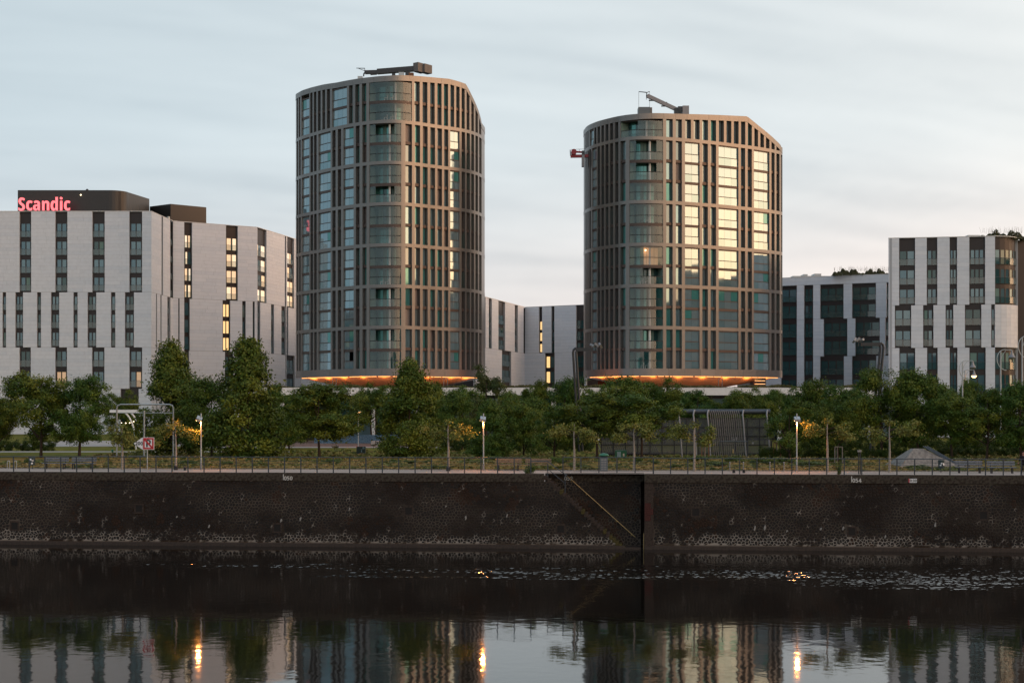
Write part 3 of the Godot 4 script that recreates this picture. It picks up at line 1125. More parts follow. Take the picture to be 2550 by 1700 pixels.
func make_hotel() -> void:
	var rnd := RandomNumberGenerator.new()
	rnd.seed = 301
	var base := Vector3(-62, 0, -262)
	var th := thing("panelled_hotel", "pale panelled block with staggered dark window strips and dark rooftop boxes", "building", Transform3D(Basis(), base))
	var off := -base
	var panels := []
	var k := 0.34435           # survey units of the detail drawing
	var p := [Vector2(-104, 248), Vector2(-60.26, 248), Vector2(-59.6, 261), Vector2(-46.3, 270), Vector2(-43.2, 284), Vector2(-41.5, 292)]
	var roof := 37.2
	var y1 := 23.7
	var y2 := 14.5
	var y3 := 7.6
	front(th, off, p[0], p[1], [
		[roof, y1, 4, 1.5, st("138 222 pair 397 484 pair 665 754 pair 933 1025 pair", 0, k)],
		[y1, y2, 3, 0.2, st("15 40 pair 108 163 pair 265 293 pair 366 425 pair 528 558 pair 631 693 pair 800 831 pair 901 966 pair", 0, k)],
		[y2, y3, 2, 0.1, st("138 219 pair 397 481 some_lit 663 752 some_lit 933 1025 some_lit", 0, k)],
		[y3, 0.0, 1, 3.0, st("870 1000 wide", 0, k)]], panels, rnd, {"curtains": 0.05, "dark": 0.1})
	front(th, off, p[1], p[2], [
		[roof, y1, 4, 1.5, st("1165 1176 pair 1228 1254 pair", 0, k)],
		[y1, y2, 3, 0.2, st("1125 1133 pair 1157 1166 pair 1208 1230 pair", 0, k)],
		[y2, 0.0, 4, 0.2, st("1127 1134 pair 1160 1170 pair", 0, k)]], panels, rnd)
	front(th, off, p[2], p[3], [
		[roof, y1, 4, 1.8, st("1330 1387 lit_cream 1632 1718 lit_cream", 0, k)],  # these panes glow in place of a mirrored sunset
		[y1, y2, 3, 0.2, st("1287 1296 pair 1330 1370 pair 1608 1663 lit 1750 1775 pair 1826 1840 pair", 0, k)],  # the stair strip glows too, its sunset reflection painted as emission
		[y2, 0.0, 4, 0.3, st("1330 1365 pair 1625 1685 some_lit", 0, k)]], panels, rnd)
	front(th, off, p[3], p[4], [
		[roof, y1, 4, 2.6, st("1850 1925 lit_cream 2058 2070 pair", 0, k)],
		[y1, y2, 3, 0.2, st("1845 1880 pair 1958 1980 pair 2033 2066 pair", 0, k)],
		[y2, 0.0, 4, 0.3, st("1910 1926 pair 2062 2069 pair", 0, k)]], panels, rnd)
	front(th, off, p[4], p[5], [
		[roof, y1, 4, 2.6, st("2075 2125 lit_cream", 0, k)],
		[y1, y2, 3, 0.2, st("2070 2083 pair", 0, k)],
		[y2, 0.0, 4, 0.3, st("2070 2130 pair", 0, k)]], panels, rnd)
	front(th, off, p[5], Vector2(-22, 300), [[roof, 0.0, 0, 0.0, []]], panels, rnd)
	put_panels(th, off, panels)
	cap(th, off, p, roof, M.render_white)
	core_of(th, off, [Vector2(-104, 248.47), Vector2(-60.8, 248.47), Vector2(-60.1, 261.3), Vector2(-46.8, 270.5), Vector2(-43.8, 284.2), Vector2(-42.1, 292.6), Vector2(-22, 300.5), Vector2(-22, 312), Vector2(-60, 312), Vector2(-104, 290)], 0.0, roof - 0.1)
	# dark plant rooms on the roof, the first with a rounded end
	var g := Geo.new()
	var poly := PackedVector2Array()
	poly.append(Vector2(ax(43, 251), 251))
	for j in 9:
		var a := PI / 2 * j / 8.0
		poly.append(Vector2(ax(309, 251) + sin(a) * 2.6 - 2.6, 251 + 2.6 - cos(a) * 2.6))
	poly.append(Vector2(ax(371, 261.5), 261.5))
	poly.append(Vector2(ax(371, 275), 275))
	poly.append(Vector2(ax(43, 251), 270))
	g.prism(poly, roof - 0.2, 41.2)
	var box := part("plant_room", g, M.penthouse, th, off)
	var lamp := Geo.new()
	lamp.lathe([Vector2(0.001, -0.12), Vector2(0.12, 0.0), Vector2(0.001, 0.12)], Vector3(ax(200, 250.8), ay(485, 250.8), -250.8), 8)
	part("wall_lamp", lamp, M.spark, box)
	var mast := Geo.new()
	mast.tube([Vector3(ax(216, 258), 41.1, -258), Vector3(ax(216, 258), 42.0, -258)], 0.05, 0.05, 6)
	mast.lathe([Vector2(0.001, 0.0), Vector2(0.25, 0.15), Vector2(0.25, 0.4), Vector2(0.001, 0.6)], Vector3(ax(216, 258), 41.9, -258), 8)
	part("weather_mast", mast, M.steel_dark, box)
	for px in [58.0, 150.0, 165.0, 262.0, 330.0, 347.0]:
		mast = Geo.new()
		mast.tube([Vector3(ax(px, 249.4), roof, -249.4), Vector3(ax(px, 249.4), roof + 1.1, -249.4)], 0.025, 0.02, 5)
		part("lightning_rod", mast, M.steel_dark, th, off)
	g = Geo.new()
	g.prism(PackedVector2Array([Vector2(ax(372, 267), 267), Vector2(ax(424, 263.5), 263.5), Vector2(ax(513, 268), 268), Vector2(ax(513, 280), 280), Vector2(ax(372, 280), 280)]), roof + 0.3, 40.6)
	box = part("plant_room", g, M.penthouse, th, off)
	g = Geo.new()
	for q in [Vector2(-61.5, 267), Vector2(-59, 266.5), Vector2(-56, 269)]:
		g.block(v3(q, roof - 0.2) - Vector3(0.12, 0, 0.12), v3(q, roof + 0.3) + Vector3(0.12, 0, 0.12))
	part("roof_stilt", g, M.steel_dark, box)
	g = Geo.new()
	g.tube([Vector3(ax(418, 262), roof - 0.1, -262), Vector3(ax(418, 262), roof + 0.95, -262)], 0.32, 0.32, 10)
	g.block(Vector3(ax(424, 263), roof - 0.1, -266), Vector3(ax(440, 263), roof + 0.35, -263))
	part("roof_vent", g, M.galvanised, th, off)
	# red illuminated lettering standing before the plant room
	var s := thing("rooftop_sign", "glowing red rooftop lettering in front of the dark plant room", "sign", Transform3D(Basis(), Vector3(ax(45, 248.9), roof + 0.15, -248.9)))
	var x := 0.0
	var tm := TextMesh.new()
	var font := SystemFont.new()
	font.font_names = PackedStringArray(["Droid Sans"])
	font.font_weight = 700
	tm.font = font
	tm.text = "Scandic"
	tm.font_size = 64
	tm.pixel_size = 0.05
	tm.depth = 1.2
	tm.horizontal_alignment = HORIZONTAL_ALIGNMENT_LEFT
	var bx := tm.get_aabb()
	var want := ax(173, 250.2) - ax(45, 250.2)
	var sc := want / bx.size.x
	var lt := part("letters", tm, M.sign_red, s)
	lt.transform = Transform3D(Basis().scaled(Vector3(sc, sc * 1.2, 0.18)), Vector3(-bx.position.x * sc, -bx.position.y * sc * 1.2 + 0.1, 0))
	g = Geo.new()
	g.beam(Vector3(0, 0.02, -0.2), Vector3(want, 0.02, -0.2), 0.1, 0.1)
	for j in 6:
		g.beam(Vector3(want * (j + 0.5) / 6.0, -0.2, -0.2), Vector3(want * (j + 0.5) / 6.0, 1.8, -0.2), 0.06, 0.06)
	part("sign_rack", g, M.steel_dark, s)


func make_rear_block() -> void:
	var rnd := RandomNumberGenerator.new()
	rnd.seed = 302
	var base := Vector3(0, 0, -300)
	var th := thing("panelled_block", "pale block folded inwards between the two round towers", "building", Transform3D(Basis(), base))
	var off := -base
	var panels := []
	var x0 := 1190.0
	var k := 0.1594
	var roof := 24.7
	var mid := 15.4
	var p := [Vector2(-6.5, 266), Vector2(2.6, 300), Vector2(14.6, 292.5)]
	front(th, off, p[0], p[1], [
		[roof, mid, 3, 2.2, st("60 118 pair 170 217 pair 320 425 pair 577 625 pair 715 820 pair", x0, k)],
		[mid, 0.0, 5, 0.2, st("80 112 pair 375 520 pair 770 825 pair", x0, k)]], panels, rnd, {"dark": 0.5})
	front(th, off, p[1], p[2], [
		[roof, mid, 3, 2.6, st("955 1004 lit_narrow 1150 1196 pair 1535 1664 wide", x0, k)],
		[mid, 0.0, 5, 0.2, st("1048 1200 lit_pair 1535 1664 wide", x0, k)]], panels, rnd, {"dark": 0.5})
	put_panels(th, off, panels)
	cap(th, off, p, roof, M.render_white)
	core_of(th, off, [Vector2(-7.0, 266.4), Vector2(2.3, 300.5), Vector2(14.6, 293.1), Vector2(30, 300), Vector2(30, 320), Vector2(-20, 320), Vector2(-20, 275)], 0.0, roof - 0.05)


func make_right_blocks() -> void:
	var rnd := RandomNumberGenerator.new()
	rnd.seed = 303
	var x0 := 1930.0
	var k := 0.2678
	# the darker, farther block
	var base := Vector3(58, 0, -270)
	var th := thing("panelled_block", "low pale block with broad dark glazed bays behind the right-hand round tower", "building", Transform3D(Basis(), base))
	var off := -base
	var panels := []
	var p := [Vector2(44, 267.5), Vector2(ax(2214, 258), 258), Vector2(66.2, 262)]
	front(th, off, p[0], p[1], [
		[27.6, 26.2, 0, 0.0, []],
		[26.2, 20.1, 2, 0.2, st("60 205 wide 273 357 pair 423 640 wide 720 941 wide 1040 1058 pair", x0, k)],
		[20.1, 13.5, 2, 0.2, st("60 205 wide 273 357 pair 456 675 wide 750 977 wide 1030 1058 pair", x0, k)],
		[13.5, 0.0, 4, 0.2, st("60 205 wide 273 357 pair 423 643 wide 720 945 wide", x0, k)]], panels, rnd, {"dark": 0.72, "curtains": 0.08})
	put_panels(th, off, panels)
	cap(th, off, [p[0], p[1]], 27.6, M.render_white)
	core_of(th, off, [Vector2(44, 268.1), Vector2(65.3, 258.6), Vector2(70, 270), Vector2(70, 290), Vector2(44, 290)], 0.0, 27.4)
	var g := Geo.new()
	g.block(Vector3(ax(1975, 270), 27.4, -274), Vector3(ax(2065, 270), 28.4, -270))
	g.block(Vector3(ax(2002, 271), 28.4, -274), Vector3(ax(2012, 271), 28.8, -271))
	g.block(Vector3(ax(2029, 271), 28.4, -274), Vector3(ax(2046, 271), 28.9, -271))
	part("roof_plant", g, M.galvanised, th, off)
	# the nearer white block with its rounded corner
	base = Vector3(66, 0, -225)
	th = thing("panelled_block", "white block with staggered dark window strips and a rounded corner", "building", Transform3D(Basis(), base))
	off = -base
	panels = []
	var roof := 29.75
	var y1 := 19.7
	var y2 := 13.35
	var a := Vector2(ax(2214, 222), 222)
	var b := Vector2(ax(2479, 219.4), 219.4)
	front(th, off, a, b, [
		[roof, y1, 3, 1.45, st("1158 1306 wide 1415 1513 pair 1628 1697 pair 1811 1958 triple", x0, k)],
		[y1, y2, 2, 0.2, st("1118 1270 wide 1381 1477 pair 1590 1662 pair 1770 1923 wide 2015 2060 pair", x0, k)],
		[y2, 0.0, 4, 0.2, st("1160 1307 wide 1418 1516 pair 1628 1700 pair 1812 1963 wide", x0, k)]], panels, rnd, {"dark": 0.12, "curtains": 0.12})
	# rounded corner: short facets
	var arc := [b]
	for j in range(1, 9):
		var f := j / 8.0
		var ang := f * PI * 0.5
		arc.append(b + Vector2(sin(ang) * 4.7, (1.0 - cos(ang)) * 4.7))
	for j in 8:
		var c0: Vector2 = arc[j]
		var c1: Vector2 = arc[j + 1]
		var glassy := j < 6
		var px0 := 1275.0 + c0.x / c0.y * FOCAL - 4.0
		var px1 := 1275.0 + c1.x / c1.y * FOCAL + 4.0
		front(th, off, c0, c1, [
			[roof, y1, 3, 1.45, [[px0, px1, "wide"]] if glassy else []],
			[y1, y2, 2, 0.2, []],
			[y2, 0.0, 4, 0.2, [[px0, px1, "wide"]] if glassy else []]], panels, rnd, {"dark": 0.2})
	var far: Vector2 = arc[8]
	front(th, off, far + Vector2(-0.3, 0.5), far + Vector2(9.0, 1.2), [[roof - 0.3, y1, 3, 1.45, [[2546, 2562, "pair"]]], [y1, y2, 2, 0.2, [[2540, 2548, "pair"], [2562, 2580, "pair"]]], [y2, 0.0, 4, 0.2, [[2546, 2562, "pair"]]]], panels, rnd)
	front(th, off, Vector2(a.x + 5.0, 238), a, [[roof, 0.0, 0, 0.0, []]], panels, rnd)
	put_panels(th, off, panels)
	cap(th, off, [a, b] + arc.slice(1), roof, M.render_white)
	core_of(th, off, [a + Vector2(0.5, 0.5), b + Vector2(0, 0.55), b + Vector2(1.8, 1.3), b + Vector2(3.6, 4.6), far + Vector2(9, 1.8), far + Vector2(9, 22), Vector2(66, 244)], 0.0, roof - 0.1)
	g = Geo.new()
	g.block(Vector3(ax(2412, 222), roof - 0.1, -225), Vector3(ax(2442, 222), roof + 0.5, -222))
	part("roof_plant", g, M.galvanised, th, off)


func make_podium() -> void:
	var base := Vector3(0, 0, -203)
	var th := thing("podium", "long white podium deck carrying the two round towers", "building", Transform3D(Basis(), base))
	var off := -base
	var g := Geo.new()
	g.block(Vector3(-40, 6.15, -262), Vector3(50, 7.19, -203))
	part("deck", g, M.render_white, th, off)
	g = Geo.new()
	g.block(Vector3(-39.7, 0.0, -261), Vector3(49.7, 6.15, -204.6))
	part("ground_floor", g, M.dark_cladding, th, off)
	var x := -38.0
	while x < 49:
		g = Geo.new()
		g.block(Vector3(x, 0, -203.9), Vector3(x + 0.6, 6.15, -203.3))
		part("column", g, M.render_white, th, off)
		for j in 2:
			g = Geo.new()
			g.block(Vector3(x + 0.9 + j * 2.7, 0.5, -204.58), Vector3(x + 3.4 + j * 2.7, 5.7, -204.5))
			part("shop_window", g, M.dark_glass if (int(x) + j) % 3 else M.coated_glass0, th, off)
		x += 6.2
	g = Geo.new()
	g.block(Vector3(ax(1960, 203), 0.0, -204.4), Vector3(ax(1990, 203), 6.1, -203.6))
	part("brown_panel", g, M.bronze, th, off)
	# terrace furniture
	for px: float in [828.0, 1105.0, 1790.0]:
		var frames := Geo.new()
		var o := Vector3(ax(px, 206), 7.19, -206)
		frames.beam(o, o + Vector3(0, 1.35, 0), 0.08, 0.08)
		frames.beam(o + Vector3(0.5, 0, 0), o + Vector3(0.5, 1.35, 0), 0.08, 0.08)
		frames.beam(o + Vector3(-0.04, 1.35, 0), o + Vector3(0.54, 1.35, 0), 0.08, 0.08)
		part("terrace_frame", frames, M.weathered_wood, th, off)
	var pergola := Geo.new()
	pergola.block(Vector3(ax(1878, 228), 7.19, -232), Vector3(ax(1908, 228), 9.0, -228))
	part("terrace_bar", pergola, M.dark_cladding, th, off)
	for j in 3:
		var shelf := Geo.new()
		shelf.block(Vector3(ax(1880, 228), 7.55 + 0.5 * j, -227.98), Vector3(ax(1906, 228), 7.63 + 0.5 * j, -227.9))
		part("shelf_light", shelf, M.amber_glow, th, off)


func make_far_bank() -> void:      # across the water, behind the viewer: what the windows mirror
	var rows := [
		["brick warehouse standing far right of the basin", 250.0, -95.0, 46.0, 40.0, 62.0],
		["stepped brick store standing far right beyond the warehouse", 236.0, -165.0, 40.0, 40.0, 66.0],
		["long brick office slab standing far right of the basin", 262.0, -20.0, 38.0, 60.0, 55.0],
		["tall brick silo standing far right of the basin", 240.0, 60.0, 56.0, 40.0, 48.0],
		["brick hall on the bank behind the viewer", 60.0, 120.0, 24.0, 80.0, 40.0],
		["second brick hall on the bank behind the viewer", -50.0, 125.0, 22.0, 90.0, 40.0],
		["brick depot standing far left of the basin", -190.0, -205.0, 27.0, 40.0, 60.0]]
	for r in rows:
		var th := thing("brick_building", r[0], "building", Transform3D(Basis(), Vector3(r[1], 0, r[2])), "brick buildings around the basin")
		var g := Geo.new()
		g.block(Vector3(-r[4] / 2, -0.1, -r[5] / 2), Vector3(r[4] / 2, r[3], r[5] / 2))
		part("wall", g, M.far_brick, th)
		g = Geo.new()
		g.block(Vector3(-r[4] / 2 - 0.4, r[3], -r[5] / 2 - 0.4), Vector3(r[4] / 2 + 0.4, r[3] + 0.8, r[5] / 2 + 0.4))
		part("cornice", g, M.roof_felt, th)
		var fl := 0
		var y := 2.0
		while y < r[3] - 3.0:
			g = Geo.new()
			for s in [-1.0, 1.0]:
				g.block(Vector3(s * r[4] / 2 - 0.06, y, -r[5] / 2 + 2), Vector3(s * r[4] / 2 + 0.06, y + 1.7, r[5] / 2 - 2))
				g.block(Vector3(-r[4] / 2 + 2, y, s * r[5] / 2 - 0.06), Vector3(r[4] / 2 - 2, y + 1.7, s * r[5] / 2 + 0.06))
			part("window_row", g, M.dark_glass, th)
			y += 3.6


# ---------------------------------------------------------------- ground, water, quay
func make_ground() -> void:
	var o := Vector3(0, 0, -99.7)
	var dir := Vector3(68.15, 0, 5.6).normalized()
	quay = Transform3D(Basis(dir, Vector3.UP, dir.cross(Vector3.UP)), o)
	# inland: one sheet to the horizon
	var g := Geo.new()
	g.quad(Vector3(-900, -0.012, -5.2), Vector3(900, -0.012, -5.2), Vector3(900, -0.012, -1500), Vector3(-900, -0.012, -1500))
	struct_mesh("ground", g, M.park_lawn, quay)
	g = Geo.new()
	g.quad(Vector3(-120, 0.0, -5.5), Vector3(120, 0.0, -5.5), Vector3(120, 0.0, -31), Vector3(-120, 0.0, -31))
	struct_mesh("dry_lawn", g, M.dry_lawn, quay)
	g = Geo.new()
	g.quad(Vector3(-120, 0.02, -0.62), Vector3(120, 0.02, -0.62), Vector3(120, 0.02, -5.3), Vector3(-120, 0.02, -5.3))
	struct_mesh("promenade", g, M.paving, quay)
	var kerb := Node3D.new()
	kerb.name = "kerb"
	kerb.transform = quay
	add_child(kerb)
	kerb.set_meta("kind", "structure")
	var x := -40.0
	while x < 40:
		g = Geo.new()
		g.slab(Vector3(x, -0.1, -5.46), Vector3(x + 0.985, 0.07, -5.3), 0.015)
		part("kerbstone", g, M.kerbstone, kerb)
		x += 1.0
	g = Geo.new()
	g.quad(Vector3(-95, 0.012, -147.0), Vector3(-22, 0.012, -149.0), Vector3(-22, 0.012, -151.6), Vector3(-95, 0.012, -151.6))
	struct_mesh("park_path", g, M.park_concrete)
	g = Geo.new()
	g.quad(Vector3(-34, 0.016, -168), Vector3(-4, 0.016, -168), Vector3(-4, 0.016, -200), Vector3(-34, 0.016, -200))
	struct_mesh("plaza", g, M.red_paving)
	g = Geo.new()
	g.quad(Vector3(-34, 0.022, -164.5), Vector3(-4, 0.022, -164.5), Vector3(-4, 0.022, -168), Vector3(-34, 0.022, -168))
	struct_mesh("park_path", g, M.park_concrete)
	g = Geo.new()
	g.quad(Vector3(-60, 0.012, -170), Vector3(-38, 0.012, -170), Vector3(-38, 0.012, -200), Vector3(-60, 0.012, -200))
	struct_mesh("plaza", g, M.park_concrete)
	# bank behind the viewer
	g = Geo.new()
	g.block(Vector3(-900, -12, 1.2), Vector3(900, 2.85, 900))
	struct_mesh("ground", g, M.park_lawn)


func make_water() -> void:
	# one sheet; a breeze ruffles it in a drifting band in front of the wall, where it has real wavelets
	var f := FastNoiseLite.new()
	f.noise_type = FastNoiseLite.TYPE_SIMPLEX_SMOOTH
	f.seed = 78
	f.frequency = 1.0
	f.fractal_octaves = 2
	var nx := 800
	var nz := 340
	var x0 := -36.0
	var x1 := 36.0
	var z0 := -96.0
	var z1 := -71.0
	var v := PackedVector3Array()
	var n := PackedVector3Array()
	var idx := PackedInt32Array()
	var h := PackedFloat32Array()
	h.resize((nx + 1) * (nz + 1))
	var dx := (x1 - x0) / nx
	var dz := (z1 - z0) / nz
	for b in nz + 1:
		for a in nx + 1:
			var x := x0 + dx * a
			var z := z0 + dz * b
			var edge := clampf(minf(minf(x - x0, x1 - x), minf(z - z0, z1 - z)) / 1.5, 0, 1)
			var centre := -85.5 + 0.07 * (x - 0.0) - 3.0 * (1.0 - smoothstep(-26.0, -6.0, x))
			var half := 3.0 + 4.2 * smoothstep(-24.0, 14.0, x) + 3.6 * smoothstep(10.0, 34.0, x)
			var drift := f.get_noise_3d(x * 0.05, z * 0.35, 9.0)
			var m := 1.0 - smoothstep(0.25, 1.0, absf(z - centre + drift * 3.5) / half)
			m *= smoothstep(-0.55, 0.3, f.get_noise_3d(x * 0.11, z * 0.8, 4.0) + 0.15) * smoothstep(-27.0, -19.0, x)
			m = maxf(m, 0.05)
			h[b * (nx + 1) + a] = edge * m * 0.034 * f.get_noise_3d(x * 2.0, z * 3.8, 2.0)
	for b in nz + 1:
		for a in nx + 1:
			var k := b * (nx + 1) + a
			v.append(Vector3(x0 + dx * a, WATER + h[k], z0 + dz * b))
			var gx := (h[b * (nx + 1) + mini(a + 1, nx)] - h[b * (nx + 1) + maxi(a - 1, 0)]) / (2 * dx)
			var gz := (h[mini(b + 1, nz) * (nx + 1) + a] - h[maxi(b - 1, 0) * (nx + 1) + a]) / (2 * dz)
			n.append(Vector3(-gx, 1, -gz).normalized())
			if a < nx and b < nz:
				idx.append_array([k, k + 1, k + nx + 1, k + 1, k + nx + 2, k + nx + 1])
	var g := Geo.new()
	g.v = v
	g.n = n
	g.i = idx
	var e := [[-300.0, x0, z0, z1], [x1, 300.0, z0, z1], [-300.0, 300.0, -125.0, z0], [-300.0, 300.0, z1, 1.2]]
	for r in e:
		g.quad(Vector3(r[0], WATER, r[3]), Vector3(r[1], WATER, r[3]), Vector3(r[1], WATER, r[2]), Vector3(r[0], WATER, r[2]))
	struct_mesh("water", g, M.river)


const STAIR_U0 := 2.15
const STAIR_U1 := 7.55
const NICHE_U0 := 8.62
const NICHE_U1 := 8.86
const STAIR_W := 1.35


func stair_line(u: float) -> float:       # height of the stair slope at u
	return lerpf(0.0, -4.9, (u - STAIR_U0) / (STAIR_U1 - STAIR_U0))


func mortar_sheet(g: Geo, u0: float, u1: float, y0: Callable, y1: Callable, w: float, nz: FastNoiseLite, lime: bool) -> void:
	var nu := maxi(1, ceili((u1 - u0) / 0.13))
	for a in nu:
		var ua := lerpf(u0, u1, float(a) / nu)
		var ub := lerpf(u0, u1, float(a + 1) / nu)
		var lo: float = y0.call((ua + ub) / 2)
		var hi: float = y1.call((ua + ub) / 2)
		if hi - lo < 0.02:
			continue
		var ny := maxi(1, ceili((hi - lo) / 0.13))
		for b in ny:
			var ya := lerpf(lo, hi, float(b) / ny)
			var yb := lerpf(lo, hi, float(b + 1) / ny)
			var cs := []
			for q in [[ua, ya], [ub, ya], [ub, yb], [ua, yb]]:
				var t: float = 0.5 + 0.5 * nz.get_noise_2d(q[0] * 1.1, q[1] * 1.4)
				var big: float = nz.get_noise_2d(q[0] * 0.12 + 40.0, q[1] * 0.2)
				var c := Color(0.026, 0.019, 0.015).lerp(Color(0.092, 0.077, 0.064), clampf(t * 0.75 + big * 1.5 + (-0.05 if lime else 0.25), 0, 1))
				if lime:                          # crust of lime just above the water, with a ragged upper edge, and run-outs higher up
					var crust: float = q[1] + 4.14 + 0.42 * nz.get_noise_2d(q[0] * 1.6, 3.0) - 0.30 * nz.get_noise_2d(q[0] * 0.10, 8.0)
					var k: float = (1.0 - smoothstep(-0.10, 0.12, crust)) * smoothstep(-0.25, 0.25, nz.get_noise_2d(q[0] * 2.2, q[1] * 2.2) + 0.16 + nz.get_noise_2d(q[0] * 0.15, 21.0))
					k = maxf(k, 0.9 * smoothstep(0.47, 0.62, nz.get_noise_2d(q[0] * 1.5 + 7.0, q[1] * 0.8)))
					c = c.lerp(Color(0.31, 0.28, 0.25), clampf(k, 0, 1) * 0.85)
					c = c.lerp(Color(0.05, 0.032, 0.022), 1.0 - smoothstep(-4.72, -4.62, q[1]))
				cs.append(c)
			var k0 := g.v.size()
			var p := [Vector3(ua, ya, w), Vector3(ub, ya, w), Vector3(ub, yb, w), Vector3(ua, yb, w)]
			for j in 4:
				g.v.append(p[j])
				g.n.append(Vector3.BACK)
				g.c.append(cs[j])
			g.i.append_array([k0, k0 + 2, k0 + 1, k0, k0 + 3, k0 + 2])


func stone_cells(u0: float, u1: float, y0: float, y1: float, inside: Callable, w: float, sd: int) -> Array:
	# polygonal rubble: a jittered hexagonal lattice of stones, each cell cut by the bisectors to its neighbours
	var rnd := RandomNumberGenerator.new()
	rnd.seed = sd
	var hue := FastNoiseLite.new()
	hue.seed = 63
	hue.frequency = 1.0
	var du := 0.218
	var dy := 0.189
	var nu := ceili((u1 - u0) / du) + 3
	var ny := ceili((y1 - y0) / dy) + 3
	var site := PackedVector2Array()
	for b in ny:
		for a in nu:
			site.append(Vector2(u0 - du + (a + (0.5 if b % 2 else 0.0)) * du + rnd.randf_range(-0.088, 0.088), y0 - dy + b * dy + rnd.randf_range(-0.076, 0.076)))
	var out := []
	for b in range(1, ny - 1):
		for a in range(1, nu - 1):
			var c := site[b * nu + a]
			if c.x < u0 or c.x > u1 or c.y < y0 or c.y > y1 or not inside.call(c):
				continue
			var poly := PackedVector2Array([Vector2(maxf(c.x - 0.3, u0), maxf(c.y - 0.3, y0)), Vector2(minf(c.x + 0.3, u1), maxf(c.y - 0.3, y0)), Vector2(minf(c.x + 0.3, u1), minf(c.y + 0.3, y1)), Vector2(maxf(c.x - 0.3, u0), minf(c.y + 0.3, y1))])
			for bb in range(b - 1, b + 2):
				for aa in range(a - 2, a + 3):
					if (aa == a and bb == b) or aa < 0 or aa >= nu:
						continue
					var o := site[bb * nu + aa]
					var d := o - c
					var len := d.length()
					if len > 0.58:
						continue
					var nrm := d / len
					var lim := len / 2 - 0.0135
					var cut := PackedVector2Array()
					for k in poly.size():
						var p := poly[k]
						var q := poly[(k + 1) % poly.size()]
						var dp := (p - c).dot(nrm) - lim
						var dq := (q - c).dot(nrm) - lim
						if dp <= 0:
							cut.append(p)
						if (dp < 0) != (dq < 0):
							cut.append(p.lerp(q, dp / (dp - dq)))
					poly = cut
			if poly.size() > 2:
				var patch := hue.get_noise_2d(c.x * 0.22, c.y * 0.5) + rnd.randf_range(-0.28, 0.28)
				var tone := 2 if patch < -0.16 else 0 if patch < 0.05 else 1 if patch < 0.22 else 3
				if hue.get_noise_2d(c.x * 0.35 + 50.0, c.y * 0.3) + rnd.randf_range(-0.12, 0.12) - (0.30 if w < 0.0 else 0.52) + (0.12 if c.y > -2.0 else 0.0) > 0.0:
					tone = 4
				out.append([poly, c, w, rnd.randf_range(0.018, 0.045), tone])
	return out


func stone_into(g: Geo, s: Array, centred: bool) -> void:
	var poly: PackedVector2Array = s[0]
	var c: Vector2 = s[1]
	var o := Vector3(c.x, c.y, s[2])
	var shift := o if centred else Vector3.ZERO
	var m := poly.size()
	var rise: float = s[3]
	for k in m:
		var p := poly[k]
		var q := poly[(k + 1) % m]
		var pi := p.lerp(c, 0.22)
		var qi := q.lerp(c, 0.22)
		g.quad(Vector3(p.x, p.y, s[2] - 0.02) - shift, Vector3(q.x, q.y, s[2] - 0.02) - shift, Vector3(qi.x, qi.y, s[2] + rise * 0.8) - shift, Vector3(pi.x, pi.y, s[2] + rise * 0.8) - shift)
		g.tri(Vector3(pi.x, pi.y, s[2] + rise * 0.8) - shift, Vector3(qi.x, qi.y, s[2] + rise * 0.8) - shift, o + Vector3(0, 0, rise) - shift)


